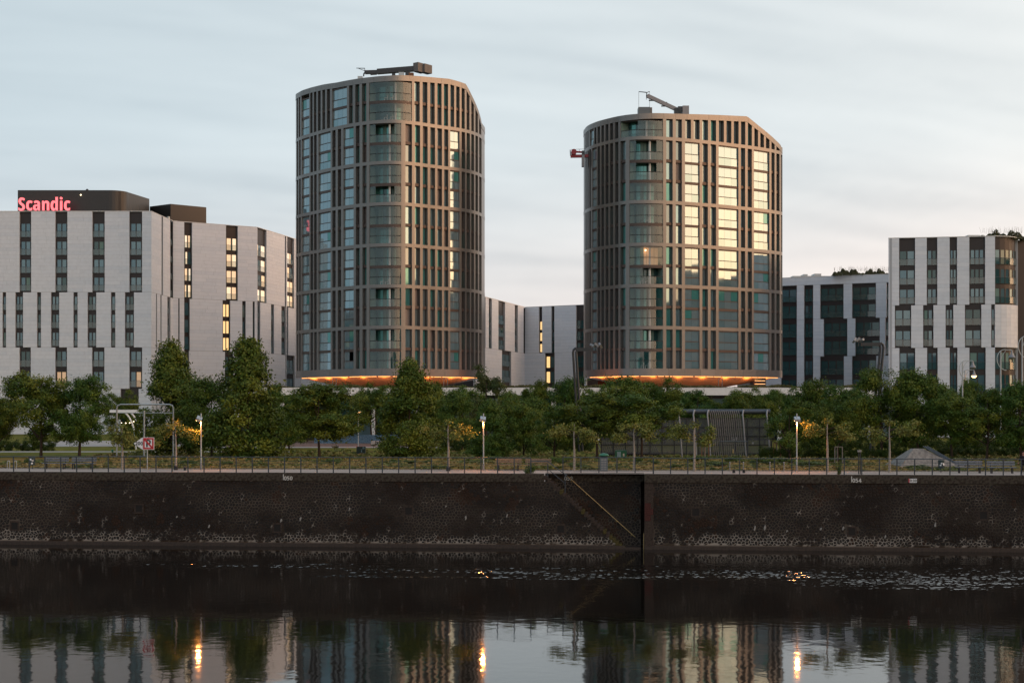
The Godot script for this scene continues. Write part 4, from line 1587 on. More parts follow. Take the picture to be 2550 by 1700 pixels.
func make_quay() -> void:
	var th := thing("quay_wall", "dark rubble-stone quay wall with pale mortar rising from the water", "wall", quay)
	var nz := FastNoiseLite.new()
	nz.seed = 9
	nz.frequency = 1.0
	nz.fractal_octaves = 3
	var foot := func(_u: float) -> float: return -5.4
	var lip := func(_u: float) -> float: return -0.5
	var slope := func(u: float) -> float: return minf(-0.5, stair_line(u) - 0.1)
	# mortar bed
	var g := Geo.new()
	g.tint = true
	mortar_sheet(g, -60, STAIR_U0, foot, lip, 0.0, nz, true)
	mortar_sheet(g, STAIR_U0, STAIR_U1, foot, slope, 0.0, nz, true)
	mortar_sheet(g, NICHE_U1, 60, foot, lip, 0.0, nz, true)
	mortar_sheet(g, STAIR_U0, NICHE_U0, foot, lip, -STAIR_W, nz, false)
	part("mortar", g, M.mortar, th)
	# stones
	var cells := stone_cells(-38.0, STAIR_U1, -4.66, -0.54, func(c: Vector2): return c.x < STAIR_U0 + 0.02 or c.y < stair_line(c.x) - 0.30, 0.0, 101)
	cells += stone_cells(NICHE_U1 + 0.62, 37.0, -4.66, -0.54, func(_c): return true, 0.0, 102)
	cells += stone_cells(STAIR_U0, NICHE_U0, -4.9, -0.54, func(c: Vector2): return c.y > stair_line(c.x) - 0.1, -STAIR_W, 103)
	var holes := []
	for e in [[345, 1266], [1017, 1272], [1396, 1317], [690, 1314], [35, 1309], [1733, 1275], [2122, 1323], [2450, 1283]]:
		var p := quay.affine_inverse() * on_quay(e[0], 0.0)
		var d := -(quay * Vector3(p.x, 0, 0)).z
		holes.append(Vector2(p.x, ay(e[1], d)))
	cells = cells.filter(func(s): return holes.all(func(h): return absf(s[1].x - h.x) > 0.36 or absf(s[1].y - h.y) > 0.36))
	cells.sort_custom(func(p, q): return area(p[0]) > area(q[0]))
	var rest := [Geo.new(), Geo.new(), Geo.new(), Geo.new(), Geo.new()]
	for k in cells.size():
		var s: Array = cells[k]
		if k < 300:
			g = Geo.new()
			stone_into(g, s, true)
			part("stone", g, M["basalt%d" % s[4]], th, Vector3(s[1].x, s[1].y, s[2]))
		else:
			stone_into(rest[s[4]], s, false)
	joined("smaller_stones", rest, [M.basalt0, M.basalt1, M.basalt2, M.basalt3, M.basalt4], th)
	# square weep holes framed in cut stone
	for h in holes:
		g = Geo.new()
		for q in [[Vector2(-0.33, 0.24), Vector2(0.33, 0.34)], [Vector2(-0.33, -0.34), Vector2(0.33, -0.24)], [Vector2(-0.33, -0.24), Vector2(-0.23, 0.24)], [Vector2(0.23, -0.24), Vector2(0.33, 0.24)]]:
			g.block(Vector3(h.x + q[0].x, h.y + q[0].y, -0.3), Vector3(h.x + q[1].x, h.y + q[1].y, 0.03))
		var fr := part("weep_hole", g, M.quay_brick, th)
		g = Geo.new()
		g.block(Vector3(h.x - 0.23, h.y - 0.24, 0.002), Vector3(h.x + 0.23, h.y + 0.24, 0.006))  # flat dark plate; the shade of the hollow is in its colour
		part("painted_opening", g, M.hole_shade, fr)
	# coping blocks
	var u := -48.0
	var k := 0
	rng.seed = 8
	while u < 48:
		var w: float = rng.randf_range(1.6, 3.2)
		if u < STAIR_U0 - 0.1 and u + w > STAIR_U0 - 0.8:
			w = STAIR_U0 - u
		elif u < NICHE_U1 and u >= STAIR_U0 - 0.01:
			if u < NICHE_U0 + 0.1 and u + w > NICHE_U0 - 0.8:
				w = NICHE_U1 - u
		var back := u > STAIR_U0 - 0.05 and u < NICHE_U1 - 0.05
		g = Geo.new()
		var z: float = rng.randf_range(-0.012, 0.012) - (STAIR_W if back else 0.0)
		g.slab(Vector3(u + 0.006, -0.53, -0.62 + z), Vector3(u + w - 0.006, 0.03 + rng.randf_range(-0.006, 0.006), 0.075 + z), 0.03)
		part("coping_stone", g, M.coping, th)
		u += w
		k += 1
	# fill behind the coping where the stairs cut in
	g = Geo.new()
	g.block(Vector3(STAIR_U0 - 0.4, -5.4, -STAIR_W - 0.02), Vector3(STAIR_U0, -0.55, -0.05))
	g.block(Vector3(NICHE_U1, -5.4, -2.6), Vector3(NICHE_U1 + 0.3, -0.02, -0.03))
	g.block(Vector3(NICHE_U0 - 0.15, -5.4, -2.4), Vector3(NICHE_U0, -0.56, -STAIR_W - 0.02))
	g.block(Vector3(NICHE_U0 - 0.2, -5.4, -2.8), Vector3(NICHE_U1 + 0.3, -0.56, -2.4))
	part("return_wall", g, M.quay_brick, th)
	# stairs
	var steps := 26
	for j in steps:
		var a := lerpf(STAIR_U0, STAIR_U1, float(j) / steps)
		var b := lerpf(STAIR_U0, STAIR_U1, float(j + 1) / steps)
		var y := -4.9 * (j + 0.6) / steps
		g = Geo.new()
		g.slab(Vector3(a, y - 0.28, -STAIR_W), Vector3(b + 0.03, y, 0.045), 0.012)
		part("step", g, M.quay_moss if j % 7 == 5 or j > 20 else M.quay_brick, th)
	g = Geo.new()
	g.block(Vector3(STAIR_U1, -5.4, -STAIR_W), Vector3(NICHE_U0, -4.86, 0.05))
	part("landing", g, M.wet_ledge, th)
	# quoins right of the ladder niche
	var y := -4.66
	j_quoins(th, y)
	# wet ledge along the waterline
	g = Geo.new()
	g.slab(Vector3(-60, -5.4, -0.05), Vector3(STAIR_U1, -4.74, 0.05), 0.02)
	g.slab(Vector3(NICHE_U1, -5.4, -0.05), Vector3(60, -4.74, 0.05), 0.02)
	part("waterline_ledge", g, M.wet_ledge, th)
	# painted distance marks on the coping
	for e in [["050", 718, 0.0], ["052", 1416, STAIR_W], ["054", 2134, 0.0]]:
		var p: Vector3 = quay.affine_inverse() * on_quay(e[1], e[2])
		var t := text_mesh(e[0], 0.27, 0.012)
		var o := part("distance_mark", t, M.paint_white, th)
		o.position = Vector3(p.x, -0.34, 0.082 - e[2] + 0.012)
		if e[2] == 0.0:
			g = Geo.new()
			g.block(Vector3(p.x - 0.36, -0.45, 0.08), Vector3(p.x - 0.31, -0.06, 0.094))
			part("tick_mark", g, M.paint_white, th)
	# dripped lime below the joints
	for e in [[2100, 1310], [1880, 1312], [1905, 1310], [2045, 1312], [2205, 1330], [700, 1300], [748, 1296], [440, 1292], [1263, 1284], [870, 1270], [1110, 1262], [1160, 1290], [1960, 1318], [520, 1315], [2330, 1300]]:
		var p: Vector3 = quay.affine_inverse() * on_quay(e[0], 0.0)
		g = Geo.new()
		var hh := rng.randf_range(0.12, 0.42)
		var yy := ay(e[1], 99.5)
		var pts := []
		for q in 9:
			var a := TAU * q / 9.0
			pts.append(Vector3(p.x + cos(a) * rng.randf_range(0.03, 0.09) + sin(a) * 0.03, yy + sin(a) * hh * rng.randf_range(0.35, 0.6), 0.047))
		for q in 9:
			g.tri(Vector3(p.x, yy, 0.056), pts[q], pts[(q + 1) % 9])
		part("lime_run", g, M.lime, th)
	# little plate
	var pl := thing("number_plate", "small white and red number plate fixed to the quay coping", "plate", quay * Transform3D(Basis(), quay.affine_inverse() * on_quay(2273, 0.0) + Vector3(0, -0.33, 0.09)))
	g = Geo.new()
	g.block(Vector3(-0.27, -0.13, 0), Vector3(0.27, 0.13, 0.02))
	part("board", g, M.sign_white, pl)
	g = Geo.new()
	g.block(Vector3(-0.27, -0.13, 0.02), Vector3(-0.20, 0.13, 0.024))
	part("red_edge", g, M.sign_red_paint, pl)
	part("digits", text_mesh("0:30", 0.17, 0.01), M.sign_black, pl, Vector3(0.03, 0, 0.028))


func j_quoins(th: Node3D, _y: float) -> void:
	var y := -4.74
	var k := 0
	while y < -0.6:
		var h := [0.40, 0.42, 0.38, 0.45][k % 4] as float
		h = minf(h, -0.54 - y)
		var g := Geo.new()
		var w := 0.58 if k % 2 else 0.42
		g.slab(Vector3(NICHE_U1 + 0.01, y + 0.008, -0.2), Vector3(NICHE_U1 + w, y + h - 0.008, 0.05), 0.01)
		part("quoin", g, M.quay_red if k in [4, 5, 6] else M.quay_brick, th)
		if w < 0.5:
			g = Geo.new()
			g.slab(Vector3(NICHE_U1 + w + 0.015, y + 0.008, -0.2), Vector3(NICHE_U1 + 0.61, y + h - 0.008, 0.04), 0.01)
			part("quoin", g, M.quay_brick, th)
		y += h
		k += 1


func area(p: PackedVector2Array) -> float:
	var s := 0.0
	for k in p.size():
		s += p[k].cross(p[(k + 1) % p.size()])
	return absf(s) / 2


func text_mesh(t: String, height: float, depth: float) -> TextMesh:
	var tm := TextMesh.new()
	var font := SystemFont.new()
	font.font_names = PackedStringArray(["Droid Sans"])
	font.font_weight = 700
	tm.font = font
	tm.text = t
	tm.font_size = 48
	tm.pixel_size = height / 48.0 * 1.35
	tm.depth = depth
	tm.curve_step = 2.0
	return tm


func make_railings() -> void:
	var th := thing("quay_railing", "long grey steel railing with thin wires along the quay edge", "railing", quay)
	var g: Geo
	var spans := [[-47.0, STAIR_U0 - 0.9, 0.28], [STAIR_U0 + 1.2, NICHE_U1 + 0.6, STAIR_W + 0.2], [NICHE_U1 + 0.6, 46.0, 0.28]]
	for s in spans:
		var n := maxi(1, roundi((s[1] - s[0]) / 1.135))
		for k in n + 1:
			var u := lerpf(s[0], s[1], float(k) / n)
			g = Geo.new()
			g.beam(Vector3(u, 0.0, -s[2]), Vector3(u, 1.06, -s[2] + 0.04), 0.05, 0.07)
			g.block(Vector3(u - 0.07, 0.02, -s[2] - 0.07), Vector3(u + 0.07, 0.035, -s[2] + 0.07))
			part("post", g, M.steel_blue, th)
		g = Geo.new()
		g.tube([Vector3(s[0], 1.08, -s[2] + 0.04), Vector3(s[1], 1.08, -s[2] + 0.04)], 0.028, 0.028, 8)
		part("top_rail", g, M.steel_blue, th)
		for k in 5:
			g = Geo.new()
			var y := 0.16 + 0.165 * k
			g.tube([Vector3(s[0], y, -s[2] + 0.04), Vector3(s[1], y, -s[2] + 0.04)], 0.011, 0.011, 6)
			part("wire", g, M.steel_blue, th)
	# handrail of the stairs
	th = thing("stair_handrail", "grey stair rail at the head of the quay steps", "handrail", quay)
	var u := STAIR_U0
	for e in [[-0.9, 0.0, 0.85], [0.25, -0.25, 0.72], [1.42, -1.35, 0.05]]:
		g = Geo.new()
		g.beam(Vector3(u + e[0], e[1], -0.12), Vector3(u + e[0], e[2], -0.12), 0.05, 0.05)
		part("post", g, M.steel_blue, th)
	g = Geo.new()
	g.tube([Vector3(u - 0.9, 0.86, -0.12), Vector3(u + 0.2, 0.86, -0.12), Vector3(u + 0.3, 0.82, -0.12), Vector3(u + 1.55, -0.12, -0.12)], 0.028, 0.028, 8)
	part("top_rail", g, M.steel_blue, th)
	g = Geo.new()
	g.tube([Vector3(u + 0.25, 0.34, -0.12), Vector3(u + 1.42, -0.62, -0.12)], 0.022, 0.022, 8)
	part("lower_rail", g, M.steel_blue, th)
	th = thing("wall_handrail", "long straight yellow handrail slanting down beside the quay steps", "handrail", quay)
	g = Geo.new()
	var a := Vector3(u + 1.5, -0.16, -STAIR_W + 0.16)
	var b := Vector3(u + 6.1, -4.28, -STAIR_W + 0.16)
	g.tube([a, b], 0.024, 0.024, 8)
	part("rail", g, M.paint_yellow, th)
	for k in 5:
		g = Geo.new()
		var p := a.lerp(b, 0.06 + 0.22 * k)
		g.tube([p, p + Vector3(0, -0.14, 0), p + Vector3(0, -0.18, -0.14)], 0.016, 0.016, 6)
		part("bracket", g, M.paint_yellow, th)
	th = thing("niche_ladder", "slim yellow ladder rail at the water's edge in the wall niche", "ladder", quay)
	for e in [NICHE_U1 - 0.05]:
		g = Geo.new()
		g.tube([Vector3(e, -3.95, -0.3), Vector3(e, -3.95, -0.02), Vector3(e, -5.1, -0.02)], 0.018, 0.018, 6)
		part("stile", g, M.paint_yellow, th)
	for k in 4:
		g = Geo.new()
		g.tube([Vector3(NICHE_U0 + 0.07, -4.1 - 0.27 * k, -0.04), Vector3(NICHE_U1 - 0.05, -4.1 - 0.27 * k, -0.04)], 0.014, 0.014, 6)
		part("rung", g, M.steel_dark, th)


# ---------------------------------------------------------------- trees and shrubs
var crowns := {}


func leaf(g: Geo, at: Vector3, out: Vector3, size: float, c: Color, rnd: RandomNumberGenerator) -> void:
	var d := Vector3(rnd.randfn(), rnd.randfn() * 0.7, rnd.randfn()).normalized()
	var nrm := (out * 0.9 + Vector3(rnd.randfn(), rnd.randfn() + 0.5, rnd.randfn()) * 0.75).normalized()
	var x := d.cross(nrm).normalized()
	var y := nrm.cross(x)
	var w := size * rnd.randf_range(0.42, 0.60)
	g.col = c
	var k := g.v.size()
	for p in [at - y * size * 0.5, at + x * w * 0.5 + nrm * size * 0.06, at + y * size * 0.5 - nrm * size * 0.08, at - x * w * 0.5 + nrm * size * 0.06]:
		g.v.append(p)
		g.n.append(nrm)
		g.c.append(c)
	g.i.append_array([k, k + 2, k + 1, k, k + 3, k + 2])


func crown(kind: String, sd: int) -> ArrayMesh:
	# leaf clumps spread through a unit-ish volume: height 1, radius 0.5; scaled by the tree that wears it
	var key := "%s%d" % [kind, sd]
	if crowns.has(key):
		return crowns[key]
	var rnd := RandomNumberGenerator.new()
	rnd.seed = sd * 77 + kind.hash() % 1000
	var g := Geo.new()
	g.tint = true
	var lobes := []
	var count := 210
	var per := 110
	var size := 0.030
	var cr := 0.066
	if kind == "round":
		for k in 12:
			var a := rnd.randf() * TAU
			lobes.append([Vector3(cos(a) * rnd.randf_range(0.12, 0.34), rnd.randf_range(0.14, 0.80), sin(a) * rnd.randf_range(0.12, 0.34)), rnd.randf_range(0.15, 0.25)])
		lobes.append([Vector3(0, 0.5, 0), 0.36])
	elif kind == "loose":                      # open, see-through crown
		count = 150
		per = 110
		cr = 0.058
		for k in 11:
			var a := rnd.randf() * TAU
			lobes.append([Vector3(cos(a) * rnd.randf_range(0.12, 0.38), rnd.randf_range(0.12, 0.86), sin(a) * rnd.randf_range(0.12, 0.38)), rnd.randf_range(0.12, 0.20)])
	elif kind == "small":
		count = 60
		per = 60
		size = 0.06
		cr = 0.12
		for k in 6:
			var a := rnd.randf() * TAU
			lobes.append([Vector3(cos(a) * 0.25, rnd.randf_range(0.25, 0.75), sin(a) * 0.25), rnd.randf_range(0.18, 0.28)])
	elif kind == "pine":
		count = 120
		per = 90
		size = 0.034
		cr = 0.055
		for k in 14:
			var a := rnd.randf() * TAU
			var h := rnd.randf_range(0.1, 0.98)
			var r := 0.42 * (1.0 - h * 0.72)
			lobes.append([Vector3(cos(a) * r, h, sin(a) * r), rnd.randf_range(0.07, 0.14)])
	var n := 0
	while n < count:
		var p: Vector3
		var out: Vector3
		if kind == "cone":
			var h := pow(rnd.randf(), 1.15)
			var a := rnd.randf() * TAU
			var env := 0.47 * pow(1.0 - h, 0.72) * (0.80 + 0.20 * sin(a * 3.0 + h * 9.0)) + 0.015
			if h < 0.08:
				env *= 0.55 + h * 5.0
			var r := env * sqrt(rnd.randf_range(0.25, 1.0))
			p = Vector3(cos(a) * r, h, sin(a) * r)
			out = Vector3(cos(a), 0.35, sin(a)).normalized()
		else:
			var l: Array = lobes[rnd.randi() % lobes.size()]
			out = Vector3(rnd.randfn(), rnd.randfn(), rnd.randfn()).normalized()
			p = l[0] + out * l[1] * pow(rnd.randf_range(0.35, 1.0), 0.5)
			if p.y < 0.02 or p.y > 1.02:
				continue
			out = (out + (p - Vector3(0, 0.5, 0)) * 1.2).normalized()
		n += 1
		var warm := rnd.randf()
		var base := Color(0.046, 0.090, 0.017).lerp(Color(0.135, 0.165, 0.028), warm * warm)
		if kind == "pine":
			base = Color(0.045, 0.075, 0.038).lerp(Color(0.09, 0.11, 0.055), warm)
		var rr := cr * rnd.randf_range(0.7, 1.25)
		for k in per:
			var d := Vector3(rnd.randfn(), rnd.randfn() * 0.72, rnd.randfn()) * rr * 0.62
			var t := rnd.randf_range(0.75, 1.3)
			leaf(g, p + d, (out + d.normalized() * 0.8).normalized(), size * rnd.randf_range(0.7, 1.25), Color(base.r * t, base.g * t, base.b * t), rnd)
	crowns[key] = g.mesh()
	return crowns[key]


func tree(label: String, px: float, depth: float, top_py: float, half: float, kind: String, sd: int, trunk := 1.4, called := "park_tree", depth_scale := 1.0, tone := -1) -> Node3D:
	var h := ay(top_py, depth)
	var r := half * (1.28 if kind == "cone" else 1.1) / FOCAL * depth
	trunk *= 0.72
	var th := thing(called, label, "tree", Transform3D(Basis(Vector3.UP, sd * 1.3), spot(px, depth)), "trees in the riverside park")
	var rnd := RandomNumberGenerator.new()
	rnd.seed = sd * 13 + 5
	var g := Geo.new()
	var th_r := 0.05 + h * 0.014
	var lean := Vector3(rnd.randf_range(-0.15, 0.15), 0, rnd.randf_range(-0.15, 0.15))
	g.tube([Vector3(0, -0.1, 0), Vector3(0, trunk * 0.6, 0) + lean * 0.3, Vector3(0, trunk + h * 0.18, 0) + lean, Vector3(0, h * 0.82, 0) + lean * 0.4], th_r, th_r * 0.25, 8, false)
	part("trunk", g, M.bark, th)
	if kind != "cone":
		for k in 6:
			var a := TAU * k / 6.0 + rnd.randf()
			var y0 := trunk + rnd.randf_range(0.0, h * 0.22)
			var reach := r * rnd.randf_range(0.5, 0.85)
			g = Geo.new()
			g.tube([Vector3(lean.x * 0.5, y0, lean.z * 0.5), Vector3(cos(a) * reach * 0.45, y0 + h * 0.12, sin(a) * reach * 0.45), Vector3(cos(a) * reach, y0 + h * rnd.randf_range(0.2, 0.36), sin(a) * reach)], th_r * 0.45, th_r * 0.10, 6, false)
			part("limb", g, M.bark, th)
	var c := part("crown", crown(kind, sd % 3), M["leaves%d" % (tone if tone >= 0 else [0, 2, 1, 2, 0][sd % 5] if kind in ["round", "loose"] else [2, 1][sd % 2])], th)
	var y0 := trunk * 0.82
	c.transform = Transform3D(Basis().scaled(Vector3(r * 2.0, h - y0, r * 2.0 * depth_scale)), Vector3(0, y0, 0))
	return th


func make_trees() -> void:
	# [label, x, depth, top, half width, kind, seed, clear trunk]
	var rows := [
		["broad tree at the left end of the park with its trunk bare to head height", 101, 142, 919, 92, "round", 1, 1.9],
		["round tree standing beside the steel exercise frame", 196, 141, 931, 76, "round", 2, 2.0],
		["shady tree half hidden at the left end of the park", -6, 150, 968, 60, "round", 3, 1.2],
		["tall pointed tree before the corner of the panelled hotel", 425, 150, 858, 92, "cone", 4, 0.9],
		["bushy tree between the exercise frame and the lamp post", 527, 146, 935, 84, "round", 5, 0.9],
		["tallest pointed tree, its boughs sweeping down to the grass", 615, 143, 852, 112, "cone", 6, 0.2],
		["bushy tree hugging the tallest pointed tree", 672, 152, 948, 66, "round", 7, 0.6],
		["broad tree with a bare dark trunk standing alone on the lawn", 795, 141, 950, 108, "round", 8, 2.3],
		["light green tree beside the lit plaza", 925, 186, 950, 62, "round", 9, 2.7],
		["dark pointed tree with boughs down to the grass, beside the graffiti-covered box", 1020, 143, 903, 92, "cone", 10, 0.15],
		["rounded tree behind the dark pointed tree", 1075, 172, 950, 50, "round", 11, 0.8],
		["grey-green pine rising above its neighbours", 1212, 176, 918, 62, "pine", 12, 1.2],
		["leafy tree behind the second park lamp", 1218, 143, 1000, 62, "cone", 13, 0.2],
		["bushy tree below the pine", 1150, 158, 968, 60, "round", 14, 0.4],
		["bushy tree right of the second park lamp", 1305, 146, 975, 62, "round", 15, 0.3],
		["small tree before the folded pale block", 1330, 182, 938, 46, "round", 16, 0.8],
		["tree at the foot of the leaning floodlight mast", 1405, 160, 935, 56, "round", 17, 0.8],
		["spreading tree with a stout trunk behind the wooden slat fence", 1487, 137, 965, 96, "round", 18, 2.2],
		["broad tree over the green storage box", 1598, 136, 972, 106, "round", 19, 2.2],
		["tree below the right-hand tower's rounded corner", 1560, 182, 934, 76, "round", 20, 0.8],
		["tree rising into the glow of the right-hand tower", 1655, 184, 938, 70, "round", 21, 0.8],
		["yellowish tree at the end of the white podium", 1740, 178, 962, 58, "round", 22, 0.8],
		["pale green tree behind the ball court", 1850, 176, 968, 62, "round", 23, 1.0],
		["narrow tree behind the far corner of the ball court", 1905, 180, 960, 42, "round", 24, 1.0],
		["dark tree between the ball court and the third park lamp", 1968, 139, 990, 66, "round", 25, 0.6],
		["bushy tree before the low pale block", 2010, 160, 940, 62, "round", 26, 0.7],
		["bushy tree under the second leaning floodlight mast", 2105, 156, 945, 70, "round", 27, 0.7],
		["big tree with two leafy peaks before the white block", 2198, 142, 905, 78, "round", 28, 1.6],
		["full tree leaning against the twin-peaked tree", 2288, 141, 915, 84, "round", 29, 1.9],
		["dense dark tree behind the skate ramp", 2372, 139, 955, 76, "round", 30, 1.4],
		["dense dark tree behind the right-hand benches", 2458, 137, 958, 82, "round", 31, 1.3],
		["dense tree at the right end of the park", 2545, 136, 945, 74, "round", 32, 1.0],
		["dark tree filling in behind the staked saplings", 2080, 141, 985, 62, "round", 33, 0.6],
		["dark tree shading the white podium's end", 1380, 139, 1000, 62, "round", 34, 0.7],
		["low dark tree left of the podium glow", 720, 160, 985, 60, "round", 35, 0.4],
		["small tree peeping over the exercise frame", 305, 172, 968, 46, "round", 36, 1.0],
	]
	for r in rows:
		tree(r[0], r[1], r[2] - (9.0 if r[2] < 152 else 0.0), r[3], r[4], "loose" if r[5] == "round" and int(r[6]) % 3 == 1 and r[6] > 1 else r[5], r[6], r[7])
	rng.seed = 71
	var ordinals := ["first", "second", "third", "fourth", "fifth", "sixth", "seventh", "eighth", "ninth", "tenth", "eleventh", "twelfth", "thirteenth", "fourteenth", "fifteenth", "sixteenth", "seventeenth", "eighteenth", "nineteenth", "twentieth", "last"]
	var nth := 0
	for px in [668, 760, 845, 985, 1055, 1180, 1262, 1345, 1430, 1500, 1612, 1700, 1800, 1950, 2040, 2130, 2240, 2330, 2420, 2500]:
		tree("%s leafy tree of the back row counted from the hotel" % ordinals[nth], px + rng.randf_range(-8, 8), rng.randf_range(188, 197), rng.randf_range(955, 985) - (15 if px > 1900 else 0), rng.randf_range(34, 50), "round", px, 0.6, "park_tree", 1.0, [2, 1, 0, 1][nth % 4])
		nth += 1


func plane_tree(label: String, px: float, top_py: float, sd: int, spread: float, w: float, stump := false) -> void:
	var base := on_quay(px, w)
	var depth := -base.z
	var h := ay(top_py, depth)
	var th := thing("young_plane_tree", label, "tree", Transform3D(Basis(quay.basis.x, Vector3.UP, quay.basis.z), base), "young plane trees along the promenade")
	var rnd := RandomNumberGenerator.new()
	rnd.seed = sd * 91
	var g := Geo.new()
	var tr := h * 0.74
	g.tube([Vector3(0, -0.05, 0), Vector3(0.02, tr * 0.5, 0), Vector3(-0.02, tr, 0), Vector3(0.03, h * 0.92, 0.02)], 0.095, 0.025, 9, false)
	part("trunk", g, M.bark_pale, th)
	var cg := Geo.new()
	cg.tint = true
	var ends := [Vector3(0.02, h * 0.90, 0)]
	for k in 9:
		var a := PI * (k % 2) + rnd.randf_range(-0.75, 0.75)
		var y0 := tr * rnd.randf_range(0.74, 1.04)
		var reach := spread * rnd.randf_range(0.45, 1.0)
		var tip := Vector3(cos(a) * reach, y0 + rnd.randf_range(-0.15, 0.55), sin(a) * reach)
		var knee := Vector3(cos(a) * reach * 0.5, y0 + rnd.randf_range(0.1, 0.4), sin(a) * reach * 0.5)
		g = Geo.new()
		g.tube([Vector3(0, y0, 0), knee, tip], 0.026, 0.009, 6, false)
		part("branch", g, M.bark, th)
		ends.append(tip)
		if k % 3 != 0:
			ends.append(knee.lerp(tip, rnd.randf_range(0.2, 0.6)))
	for e in ends:
		var warm := rnd.randf()
		var base_c := Color(0.105, 0.135, 0.026).lerp(Color(0.19, 0.175, 0.04), warm)
		for k in 95:
			var d := Vector3(rnd.randfn(), rnd.randfn() * 0.66 - 0.25, rnd.randfn()) * 0.22
			var t := rnd.randf_range(0.7, 1.3)
			leaf(cg, e + d, (d.normalized() + Vector3.UP * 0.5).normalized(), rnd.randf_range(0.13, 0.23), Color(base_c.r * t, base_c.g * t, base_c.b * t), rnd)
	part("crown", cg, M.leaves, th)
	if stump:
		g = Geo.new()
		g.tube([Vector3(0, 0, 0), Vector3(0, 0.30, 0)], 0.15, 0.15, 10)
		part("root_collar", g, M.cast_iron, th)


func shrub(label: String, at: Vector3, sx: float, sy: float, sd: int, called := "shrub", deep := 1.0) -> void:
	var th := thing(called, label, "shrub", Transform3D(Basis(Vector3.UP, sd * 0.9), at), "low shrubs on the lawn" if called == "shrub" else "")
	var c := part("foliage", crown("small", sd % 3), M.leaves, th)
	c.transform = Transform3D(Basis().scaled(Vector3(sx, sy * 1.15, sx * deep)), Vector3(0, -sy * 0.22, 0))
	var g := Geo.new()
	for k in 3:
		var a := TAU * k / 3.0
		g.tube([Vector3(0, -0.05, 0), Vector3(cos(a) * sx * 0.2, sy * 0.5, sin(a) * sx * 0.2)], 0.02, 0.008, 5, false)
	part("stem", g, M.bark, th)


